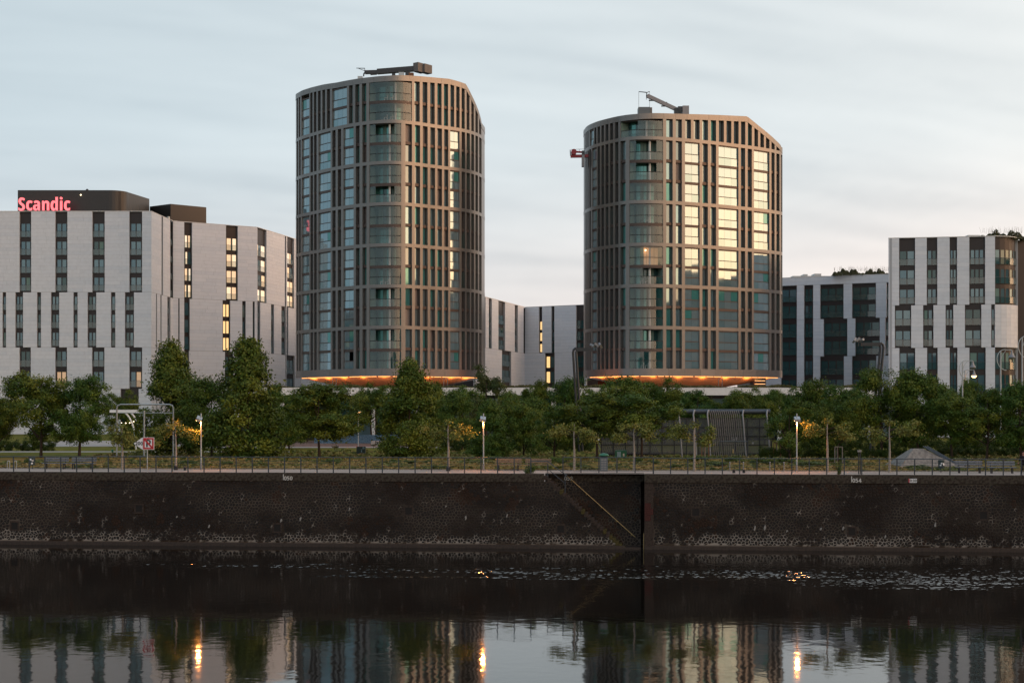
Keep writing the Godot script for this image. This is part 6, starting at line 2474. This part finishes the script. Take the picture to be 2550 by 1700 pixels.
	for px in [20.0, 37.0]:
		th = thing("bicycle_stand", "low grey bicycle hoop %s the small litter bin" % ("farther from" if px < 30 else "nearer"), "bicycle stand", Transform3D(Basis(), on_quay(px, 5.0)), "bicycle hoops")
		g = Geo.new()
		g.tube([Vector3(-0.09, 0, 0), Vector3(-0.09, 0.52, 0), Vector3(-0.03, 0.6, 0), Vector3(0.05, 0.6, 0), Vector3(0.09, 0.52, 0), Vector3(0.09, 0, 0)], 0.024, 0.024, 8)
		part("hoop", g, M.galvanised, th)
	# low walls at the plaza
	th = thing("graffiti_wall", "low blue graffiti-covered wall behind the plaza", "wall", Transform3D(Basis(), spot(910, 186)))
	g = Geo.new()
	g.slab(Vector3(-6.4, 0, -0.2), Vector3(4.6, 1.05, 0.2), 0.03)
	part("body", g, M.graffiti_wall, th)
	th = thing("concrete_block", "low concrete seat block on the plaza", "block", Transform3D(Basis(), spot(950, 171)))
	g = Geo.new()
	g.slab(Vector3(-1.2, 0, -0.3), Vector3(1.3, 0.62, 0.3), 0.03)
	part("body", g, M.park_concrete, th)
	# litter-green bin post on the far lawn
	th = thing("green_bin", "tiny bright green bin on the lawn left of the exercise frame", "bin", Transform3D(Basis(), spot(279, 144)))
	g = Geo.new()
	g.lathe([Vector2(0.001, 0.15), Vector2(0.09, 0.15), Vector2(0.11, 0.4), Vector2(0.08, 0.42)], Vector3.ZERO, 10)
	g.tube([Vector3.ZERO, Vector3(0, 0.2, 0)], 0.025, 0.025, 6)
	part("drum", g, M.bin_green, th)


func make_court() -> void:
	var d := 134.0
	var s := d / FOCAL
	var c := 1805.0
	var th := thing("ball_court", "grey ball-court cage under a canopy of bent tubes", "sports court", Transform3D(Basis(), spot(c, d)))
	var top := ay(1025, d)
	var g := Geo.new()
	g.tube([Vector3((1690 - c) * s, top, -1.4), Vector3((1925 - c) * s, top, -1.4)], 0.23, 0.23, 12)
	part("ridge_tube", g, M.steel_blue, th)
	for px: float in [1692.0, 1728.0, 1763.0, 1851.0, 1911.0]:
		g = Geo.new()
		var x := (px - c) * s
		g.tube([Vector3(x + 0.28, top + 0.12, -1.4), Vector3(x + 0.10, top + 0.10, -0.6), Vector3(x, top - 0.25, -0.25), Vector3(x + 0.05, top - 1.0, -0.1), Vector3(x + 0.22, 0, 0.35)], 0.075, 0.065, 9)
		part("frame_tube", g, M.pole_grey, th)
	for k in 15:
		g = Geo.new()
		var x := (1771.0 + 5.2 * k - c) * s
		g.tube([Vector3(x, top + 0.10, -1.2), Vector3(x + 0.02, top - 0.3, -0.5), Vector3(x + 0.30, 0.0, 0.1)], 0.045, 0.04, 7)
		part("slat_tube", g, M.weathered_wood, th)
	# mesh wall: posts, rails and netting
	var x0 := (1500.0 - c) * s
	var x1 := (1930.0 - c) * s
	var mesh_top := ay(1042, d)
	for k in 15:
		g = Geo.new()
		var x := lerpf(x0, x1, k / 14.0)
		g.beam(Vector3(x, 0, -1.6), Vector3(x, mesh_top, -1.6), 0.09, 0.09)
		part("mesh_post", g, M.steel_dark, th)
	for k in 5:
		g = Geo.new()
		var yy := lerpf(0.25, mesh_top, k / 4.0)
		g.beam(Vector3(x0, yy, -1.58), Vector3(x1, yy, -1.58), 0.06, 0.08)
		part("mesh_rail", g, M.steel_dark, th)
	g = Geo.new()
	var n := 160
	for k in n:
		var x := lerpf(x0, x1, (k + 0.5) / n)
		g.block(Vector3(x - 0.022, 0.2, -1.64), Vector3(x + 0.022, mesh_top, -1.62))
	for k in 40:
		var yy := lerpf(0.2, mesh_top, (k + 0.5) / 40.0)
		g.block(Vector3(x0, yy - 0.022, -1.665), Vector3(x1, yy + 0.022, -1.645))
	part("netting", g, M.court_mesh, th).set_meta("kind", "stuff")
	g = Geo.new()
	g.block(Vector3((1900 - c) * s, mesh_top * 0.3, -6.0), Vector3((1905 - c) * s, mesh_top * 0.35, -5.9))
	part("hoop_board", g, M.sign_white, th)
	# small goal before it
	var gl := thing("goal_frame", "thin steel goal frame in front of the ball court", "goal", Transform3D(Basis(), spot(1828, 131)))
	var h := ay(1099, 131)
	for q in [-34.0, 34.0]:
		g = Geo.new()
		g.tube([Vector3(q * s, 0, 0), Vector3(q * s, h, 0)], 0.04, 0.04, 8)
		part("upright", g, M.steel_blue, gl)
	g = Geo.new()
	g.tube([Vector3(-34 * s, h, 0), Vector3(34 * s, h, 0)], 0.04, 0.04, 8)
	part("crossbar", g, M.steel_blue, gl)
	var b := thing("yellow_ball_target", "narrow yellow board standing in the ball court", "board", Transform3D(Basis(), spot(1826, 132)))
	g = Geo.new()
	g.lathe([Vector2(0.001, 0.35), Vector2(0.055, 0.45), Vector2(0.055, 0.72), Vector2(0.001, 0.8)], Vector3.ZERO, 8)
	part("board", g, M.paint_yellow, b)
	g = Geo.new()
	g.tube([Vector3.ZERO, Vector3(0, 0.4, 0)], 0.02, 0.02, 6)
	part("foot", g, M.steel_dark, b)


func make_roof_machines() -> void:
	var g: Geo
	# long level jib of the facade lift on the left tower
	var d := 226.0
	var at := func(px: float, py: float, z := 0.0) -> Vector3: return Vector3(ax(px, d), ay(py, d), -d + z)
	var base := Vector3(ax(976, d), ay(196, d), -d)
	var th := thing("facade_lift", "dark facade lift with a long level jib on the tower roof", "crane", Transform3D(Basis(), base), "facade lifts on the tower roofs")
	var o := -base
	g = Geo.new()
	g.beam(at.call(939, 178.5), at.call(1033, 171), 0.9, 0.72)
	part("jib", g, M.steel_dark, th, o)
	g = Geo.new()
	g.beam(at.call(909, 180), at.call(941, 179), 0.65, 0.5)
	g.beam(at.call(922, 184), at.call(938, 183), 0.5, 0.3)
	part("telescopic_section", g, M.steel_dark, th, o)
	g = Geo.new()
	g.tube([at.call(909, 181), at.call(906, 183), at.call(905, 190)], 0.14, 0.10, 6)
	g.tube([at.call(908, 180), at.call(908, 170), at.call(887, 169.5)], 0.08, 0.05, 6)
	g.tube([at.call(907, 176), at.call(892, 170)], 0.04, 0.04, 6)
	part("jib_head", g, M.steel_dark, th, o)
	g = Geo.new()
	g.beam(at.call(980, 176), at.call(980, 194), 0.5, 0.5)
	g.beam(at.call(1015, 174), at.call(1015, 194), 0.75, 0.7)
	part("mast", g, M.steel_dark, th, o)
	g = Geo.new()
	g.block(at.call(993, 194, -0.5), at.call(1006, 181, 0.5))
	part("motor_housing", g, M.galvanised, th, o)
	g = Geo.new()
	g.block(at.call(1018, 194, -0.4), at.call(1030, 182, 0.4))
	part("cabin", g, M.stake_wood, th, o)
	g = Geo.new()
	var t := Basis(Vector3.UP, 0.9)
	g.box(at.call(1044, 169), t.x * 0.85, Vector3.UP * 0.68, t.z * 0.5)
	part("counterweight", g, M.weathered_wood, th, o)
	g = Geo.new()
	g.box(at.call(1060, 169.5, -0.6), t.x * 0.85, Vector3.UP * 0.64, t.z * 0.5)
	part("counterweight", g, M.weathered_wood, th, o)
	g = Geo.new()
	g.block(at.call(891, 197, -0.5), at.call(903, 191, 0.5))
	part("roof_hatch", g, M.galvanised, th, o)
	# raised arm on the right tower
	d = 224.0
	base = Vector3(ax(1690, d), ay(288, d), -d)
	th = thing("facade_lift", "grey facade lift with a raised slanting arm on the tower roof", "crane", Transform3D(Basis(), base), "facade lifts on the tower roofs")
	o = -base
	g = Geo.new()
	g.beam(at.call(1612, 238), at.call(1697, 278), 0.5, 0.55)
	part("arm", g, M.pole_grey, th, o)
	g = Geo.new()
	g.beam(at.call(1616, 250), at.call(1640, 250), 0.3, 0.14)
	g.beam(at.call(1647, 264), at.call(1672, 264), 0.3, 0.14)
	g.beam(at.call(1629, 242), at.call(1629, 251), 0.2, 0.2)
	g.beam(at.call(1660, 254), at.call(1660, 265), 0.2, 0.2)
	part("clamp", g, M.steel_dark, th, o)
	g = Geo.new()
	g.tube([at.call(1612, 240), at.call(1610, 230), at.call(1591, 228)], 0.10, 0.06, 6)
	g.tube([at.call(1610, 231), at.call(1618, 227.5)], 0.06, 0.05, 6)
	g.tube([at.call(1610, 236), at.call(1610, 248)], 0.06, 0.04, 6)
	part("arm_head", g, M.steel_dark, th, o)
	g = Geo.new()
	g.tube([at.call(1591, 228), at.call(1591, 268)], 0.025, 0.025, 5)
	g.tube([at.call(1618, 228), at.call(1618, 268)], 0.025, 0.025, 5)
	part("cable", g, M.steel_dark, th, o)
	g = Geo.new()
	g.block(at.call(1679, 290, -0.4), at.call(1697, 270, 0.4))
	g.block(at.call(1688, 278, -0.5), at.call(1698, 266, 0.5))
	part("turntable", g, M.steel_dark, th, o)
	g = Geo.new()
	g.block(at.call(1699, 288, -0.7), at.call(1715, 265, 0.7))
	part("counterweight", g, M.pole_grey, th, o)
	g = Geo.new()
	g.block(at.call(1589, 290, -0.9), at.call(1618, 269, 0.9))
	part("hanging_cradle", g, M.bin_grey, th, o)
	g = Geo.new()
	g.block(at.call(1618.2, 290, -0.9), at.call(1623, 270, 0.9))
	part("cradle_end", g, M.weathered_wood, th, o)
	# red counter-jib of a tower crane far behind
	d = 300.0
	base = Vector3(ax(1438, d), ay(392, d), -d)
	th = thing("tower_crane", "red counter-jib of a tower crane showing behind the tower", "crane", Transform3D(Basis(), base))
	o = -base
	g = Geo.new()
	g.beam(at.call(1421, 389), at.call(1500, 387.5), 0.5, 0.42)
	part("counter_jib", g, M.crane_red, th, o)
	g = Geo.new()
	g.tube([at.call(1429, 379, -0.6), at.call(1429, 379, 0.6)], 0.42, 0.42, 14)
	part("winch_drum", g, M.crane_red, th, o)
	g = Geo.new()
	g.beam(at.call(1434, 378), at.call(1452, 379), 0.3, 0.26)
	part("motor", g, M.crane_red, th, o)
	g = Geo.new()
	g.block(at.call(1449, 387, -0.5), at.call(1456, 376, 0.5))
	part("winch_box", g, M.steel_dark, th, o)
	g = Geo.new()
	g.beam(at.call(1421, 388), at.call(1420, 373), 0.14, 0.14)
	g.beam(at.call(1422, 372), at.call(1458, 371), 0.05, 0.05)
	g.beam(at.call(1443, 379), at.call(1443, 371), 0.05, 0.05)
	part("guard_rail", g, M.pole_grey, th, o)
	g = Geo.new()
	g.box(at.call(1452, 401), Vector3(0.2, 0, 0), Vector3(0, 0.85, 0), Vector3(0, 0, 0.6))
	part("counterweight", g, M.pole_grey, th, o)
	g = Geo.new()
	g.beam(Vector3(ax(1500, d), 0, -d), at.call(1500, 380), 1.6, 1.6)
	part("mast", g, M.crane_red, th, o)


# ---------------------------------------------------------------- figures: tapered bones joined by a smooth field, meshed as surface nets
func bone_mesh(g: Geo, bones: Array, cell: float, blend: float) -> void:   # bone: [a, b, ra, rb, colour]
	var lo := Vector3(1e9, 1e9, 1e9)
	var hi := -lo
	for b in bones:
		for e in 2:
			var r: float = b[2 + e] + cell * 3
			lo = lo.min(b[e] - Vector3.ONE * r)
			hi = hi.max(b[e] + Vector3.ONE * r)
	var nx := ceili((hi.x - lo.x) / cell) + 1
	var ny := ceili((hi.y - lo.y) / cell) + 1
	var nz := ceili((hi.z - lo.z) / cell) + 1
	var f := PackedFloat32Array()
	f.resize(nx * ny * nz)
	f.fill(9.0)
	for b in bones:
		var a: Vector3 = b[0]
		var ab: Vector3 = b[1] - a
		var l2 := maxf(ab.length_squared(), 1e-9)
		var m: float = maxf(b[2], b[3]) + cell * 2.5 + blend
		var p0 := ((a.min(b[1]) - Vector3.ONE * m - lo) / cell).floor()
		var p1 := ((a.max(b[1]) + Vector3.ONE * m - lo) / cell).ceil()
		for z in range(maxi(0, int(p0.z)), mini(nz - 1, int(p1.z)) + 1):
			for y in range(maxi(0, int(p0.y)), mini(ny - 1, int(p1.y)) + 1):
				for x in range(maxi(0, int(p0.x)), mini(nx - 1, int(p1.x)) + 1):
					var p := lo + Vector3(x, y, z) * cell
					var t := clampf((p - a).dot(ab) / l2, 0, 1)
					var d := p.distance_to(a + ab * t) - lerpf(b[2], b[3], t)
					var k := (z * ny + y) * nx + x
					var o := f[k]
					var h := clampf(0.5 + 0.5 * (o - d) / blend, 0, 1)
					f[k] = lerpf(o, d, h) - blend * h * (1 - h) if o < 8.0 else d
	var idx := {}
	var st_ := [1, nx, nx * ny]
	for z in nz - 1:
		for y in ny - 1:
			for x in nx - 1:
				var k := (z * ny + y) * nx + x
				var sum := Vector3.ZERO
				var c := 0
				var v8 := [f[k], f[k + 1], f[k + nx], f[k + nx + 1], f[k + st_[2]], f[k + st_[2] + 1], f[k + st_[2] + nx], f[k + st_[2] + nx + 1]]
				for e in [[0, 1], [2, 3], [4, 5], [6, 7], [0, 2], [1, 3], [4, 6], [5, 7], [0, 4], [1, 5], [2, 6], [3, 7]]:
					var u: float = v8[e[0]]
					var w: float = v8[e[1]]
					if (u < 0) != (w < 0):
						var t := u / (u - w)
						var pa := Vector3(e[0] & 1, (e[0] >> 1) & 1, e[0] >> 2)
						var pb := Vector3(e[1] & 1, (e[1] >> 1) & 1, e[1] >> 2)
						sum += pa.lerp(pb, t)
						c += 1
				if c:
					var p := lo + (Vector3(x, y, z) + sum / c) * cell
					var grad := Vector3(v8[1] + v8[3] + v8[5] + v8[7] - v8[0] - v8[2] - v8[4] - v8[6], v8[2] + v8[3] + v8[6] + v8[7] - v8[0] - v8[1] - v8[4] - v8[5], v8[4] + v8[5] + v8[6] + v8[7] - v8[0] - v8[1] - v8[2] - v8[3]).normalized()
					var best := 1e9
					for b in bones:
						var ab: Vector3 = b[1] - b[0]
						var t := clampf((p - b[0]).dot(ab) / maxf(ab.length_squared(), 1e-9), 0, 1)
						var d := p.distance_to(b[0] + ab * t) - lerpf(b[2], b[3], t)
						if d < best:
							best = d
							g.col = b[4]
					idx[k] = g.put(p, grad)
	for z in range(1, nz - 1):
		for y in range(1, ny - 1):
			for x in range(1, nx - 1):
				var k := (z * ny + y) * nx + x
				for ax_ in 3:
					var o: int = st_[ax_]
					var u := f[k]
					var w := f[k + o]
					if (u < 0) == (w < 0):
						continue
					var s1: int = st_[(ax_ + 1) % 3]
					var s2: int = st_[(ax_ + 2) % 3]
					if not (idx.has(k) and idx.has(k - s1) and idx.has(k - s1 - s2) and idx.has(k - s2)):
						continue
					var q := [idx[k], idx[k - s1], idx[k - s1 - s2], idx[k - s2]]
					if u < 0:
						g.i.append_array([q[0], q[2], q[1], q[0], q[3], q[2]])
					else:
						g.i.append_array([q[0], q[1], q[2], q[0], q[2], q[3]])


func make_figures() -> void:
	var coat := Color(0.012, 0.012, 0.018)
	var trousers := Color(0.010, 0.010, 0.013)
	var skin := Color(0.42, 0.22, 0.17)
	var shoe := Color(0.35, 0.35, 0.36)
	var th := thing("person", "person in a dark jacket and trousers standing at the railing, one arm held out", "person", Transform3D(quay.basis * Basis(Vector3.UP, 0.25), on_quay(2549, 0.75, 0.02)))
	var k := 0.86
	var b := []
	var add := func(p: Vector3, q: Vector3, r0: float, r1: float, c: Color): b.append([p * k, q * k, r0 * k, r1 * k, c])
	for s in [-1.0, 1.0]:
		add.call(Vector3(0.10 * s, 0.92, 0), Vector3(0.11 * s, 0.50, 0.03), 0.095, 0.068, trousers)
		add.call(Vector3(0.11 * s, 0.50, 0.03), Vector3(0.115 * s, 0.09, -0.01), 0.068, 0.046, trousers)
		add.call(Vector3(0.115 * s, 0.05, -0.03), Vector3(0.13 * s, 0.045, 0.16), 0.046, 0.04, shoe)
	add.call(Vector3(0, 0.95, 0), Vector3(0, 1.15, 0), 0.155, 0.15, coat)
	add.call(Vector3(-0.05, 1.15, 0), Vector3(-0.05, 1.36, 0), 0.14, 0.13, coat)
	add.call(Vector3(0.05, 1.15, 0), Vector3(0.05, 1.36, 0), 0.14, 0.13, coat)
	add.call(Vector3(-0.17, 1.42, 0), Vector3(0.17, 1.42, 0), 0.075, 0.075, coat)
	add.call(Vector3(0, 1.42, 0), Vector3(0, 1.55, 0.01), 0.06, 0.052, skin)
	# the held-out arm and the arm at the side
	add.call(Vector3(-0.19, 1.41, 0), Vector3(-0.30, 1.16, 0.05), 0.065, 0.052, coat)
	add.call(Vector3(-0.30, 1.16, 0.05), Vector3(-0.45, 0.98, 0.16), 0.052, 0.038, coat)
	add.call(Vector3(0.19, 1.41, 0), Vector3(0.24, 1.12, -0.02), 0.065, 0.052, coat)
	add.call(Vector3(0.24, 1.12, -0.02), Vector3(0.25, 0.86, 0.06), 0.052, 0.038, coat)
	var g := Geo.new()
	g.tint = true
	bone_mesh(g, b, 0.02, 0.045)
	# head with nose, ears, brow and chin on a finer grid
	b.clear()
	var hair := Color(0.02, 0.015, 0.012)
	add.call(Vector3(0, 1.55, 0.005), Vector3(0, 1.60, 0.01), 0.052, 0.06, skin)
	add.call(Vector3(0, 1.62, 0.035), Vector3(0, 1.60, 0.06), 0.06, 0.032, skin)
	add.call(Vector3(0, 1.68, 0.01), Vector3(0, 1.72, -0.01), 0.082, 0.088, skin)
	add.call(Vector3(0, 1.675, 0.092), Vector3(0, 1.645, 0.108), 0.010, 0.015, skin)
	add.call(Vector3(-0.03, 1.612, 0.088), Vector3(0.03, 1.612, 0.088), 0.007, 0.007, Color(0.3, 0.1, 0.09))
	for s in [-1.0, 1.0]:
		add.call(Vector3(0.088 * s, 1.69, 0.0), Vector3(0.086 * s, 1.65, 0.0), 0.016, 0.011, skin)
		add.call(Vector3(0.032 * s, 1.69, 0.082), Vector3(0.034 * s, 1.69, 0.084), 0.013, 0.013, Color(0.03, 0.02, 0.02))
	bone_mesh(g, b, 0.009, 0.014)
	part("body", g, M.figure, th)
	b.clear()
	add.call(Vector3(0, 1.72, -0.02), Vector3(0, 1.755, -0.005), 0.098, 0.085, hair)
	add.call(Vector3(0, 1.65, -0.06), Vector3(0, 1.72, -0.03), 0.07, 0.09, hair)
	var hg := Geo.new()
	hg.tint = true
	bone_mesh(hg, b, 0.012, 0.02)
	part("hair", hg, M.figure, th)
	# hands: palm, four unequal fingers bent at the knuckle, thumb from the side
	for e in [[Vector3(-0.45, 0.98, 0.16), Vector3(-0.62, -0.55, 0.42)], [Vector3(0.25, 0.86, 0.06), Vector3(0.02, -0.98, 0.15)]]:
		b.clear()
		var o: Vector3 = e[0]
		var fw: Vector3 = e[1].normalized()
		var sd := fw.cross(Vector3.BACK if absf(fw.z) < 0.8 else Vector3.UP).normalized()
		var dn := fw.cross(sd).normalized()
		for q in 4:
			var off := sd * (-0.028 + 0.0187 * q)
			add.call(o + fw * 0.01 + off * 0.6, o + fw * 0.085 + off, 0.016, 0.011, skin)
			var l: float = [0.062, 0.074, 0.070, 0.054][q]
			var kn := o + fw * (0.085 + l * 0.5) + off * 1.15 + dn * 0.010
			add.call(o + fw * 0.085 + off, kn, 0.0098, 0.009, skin)
			add.call(kn, kn + fw * l * 0.42 + dn * l * 0.38, 0.009, 0.0075, skin)
		var tb := o + fw * 0.03 - sd * 0.030
		add.call(tb, tb + fw * 0.035 - sd * 0.028, 0.013, 0.011, skin)
		add.call(tb + fw * 0.035 - sd * 0.028, tb + fw * 0.068 - sd * 0.026 + dn * 0.01, 0.0105, 0.0085, skin)
		bone_mesh(g, b, 0.005, 0.006)
	var body: MeshInstance3D = th.get_child(0)
	body.mesh = g.mesh()
	# geese grazing on the lawn
	var brown := Color(0.12, 0.095, 0.07)
	var dark := Color(0.015, 0.014, 0.013)
	for e in [[832, 1119, 0.4, 0.15], [839, 1119, 2.2, 0.0], [930, 1115, -0.3, 0.42]]:
		var d := gd(e[1])
		var gs := thing("goose", "brown goose standing alert on the lawn edge" if e[3] > 0.3 else "brown goose grazing on the lawn, %s the lone tree" % ("nearer" if e[0] < 835 else "farther from"), "goose", Transform3D(Basis(Vector3.UP, e[2]), spot(e[0], d)), "geese on the lawn")
		var w := []
		w.append([Vector3(-0.18, 0.30, 0), Vector3(0.14, 0.32, 0), 0.09, 0.13, brown])
		w.append([Vector3(-0.18, 0.31, 0), Vector3(-0.36, 0.33, 0), 0.07, 0.02, dark])
		var hd := Vector3(0.30, 0.20 + e[3], 0) if e[3] < 0.3 else Vector3(0.24, 0.72, 0)
		w.append([Vector3(0.14, 0.36, 0), Vector3(0.24, 0.44, 0), 0.07, 0.04, dark])
		w.append([Vector3(0.24, 0.44, 0), hd, 0.035, 0.03, dark])
		w.append([hd, hd + Vector3(0.06, -0.01, 0), 0.042, 0.03, dark])
		w.append([hd + Vector3(0.06, -0.01, 0), hd + Vector3(0.12, -0.03, 0), 0.018, 0.01, dark])
		for s in [-0.06, 0.06]:
			w.append([Vector3(0.0, 0.24, s), Vector3(0.03, 0.14, s), 0.03, 0.015, brown])
			w.append([Vector3(0.03, 0.14, s), Vector3(0.0, 0.015, s), 0.013, 0.012, dark])
			w.append([Vector3(0.0, 0.012, s), Vector3(0.09, 0.008, s * 1.2), 0.014, 0.018, dark])
		var gg := Geo.new()
		gg.tint = true
		bone_mesh(gg, w, 0.012, 0.03)
		part("body", gg, M.figure, gs)


# ---------------------------------------------------------------- the scene
func _ready() -> void:
	make_view()
	make_materials()
	make_ground()
	make_water()
	make_quay()
	make_railings()
	make_towers()
	make_hotel()
	make_rear_block()
	make_right_blocks()
	make_podium()
	make_far_bank()
	make_trees()
	make_plants()
	make_lamps()
	make_furniture()
	make_roof_machines()
	make_figures()
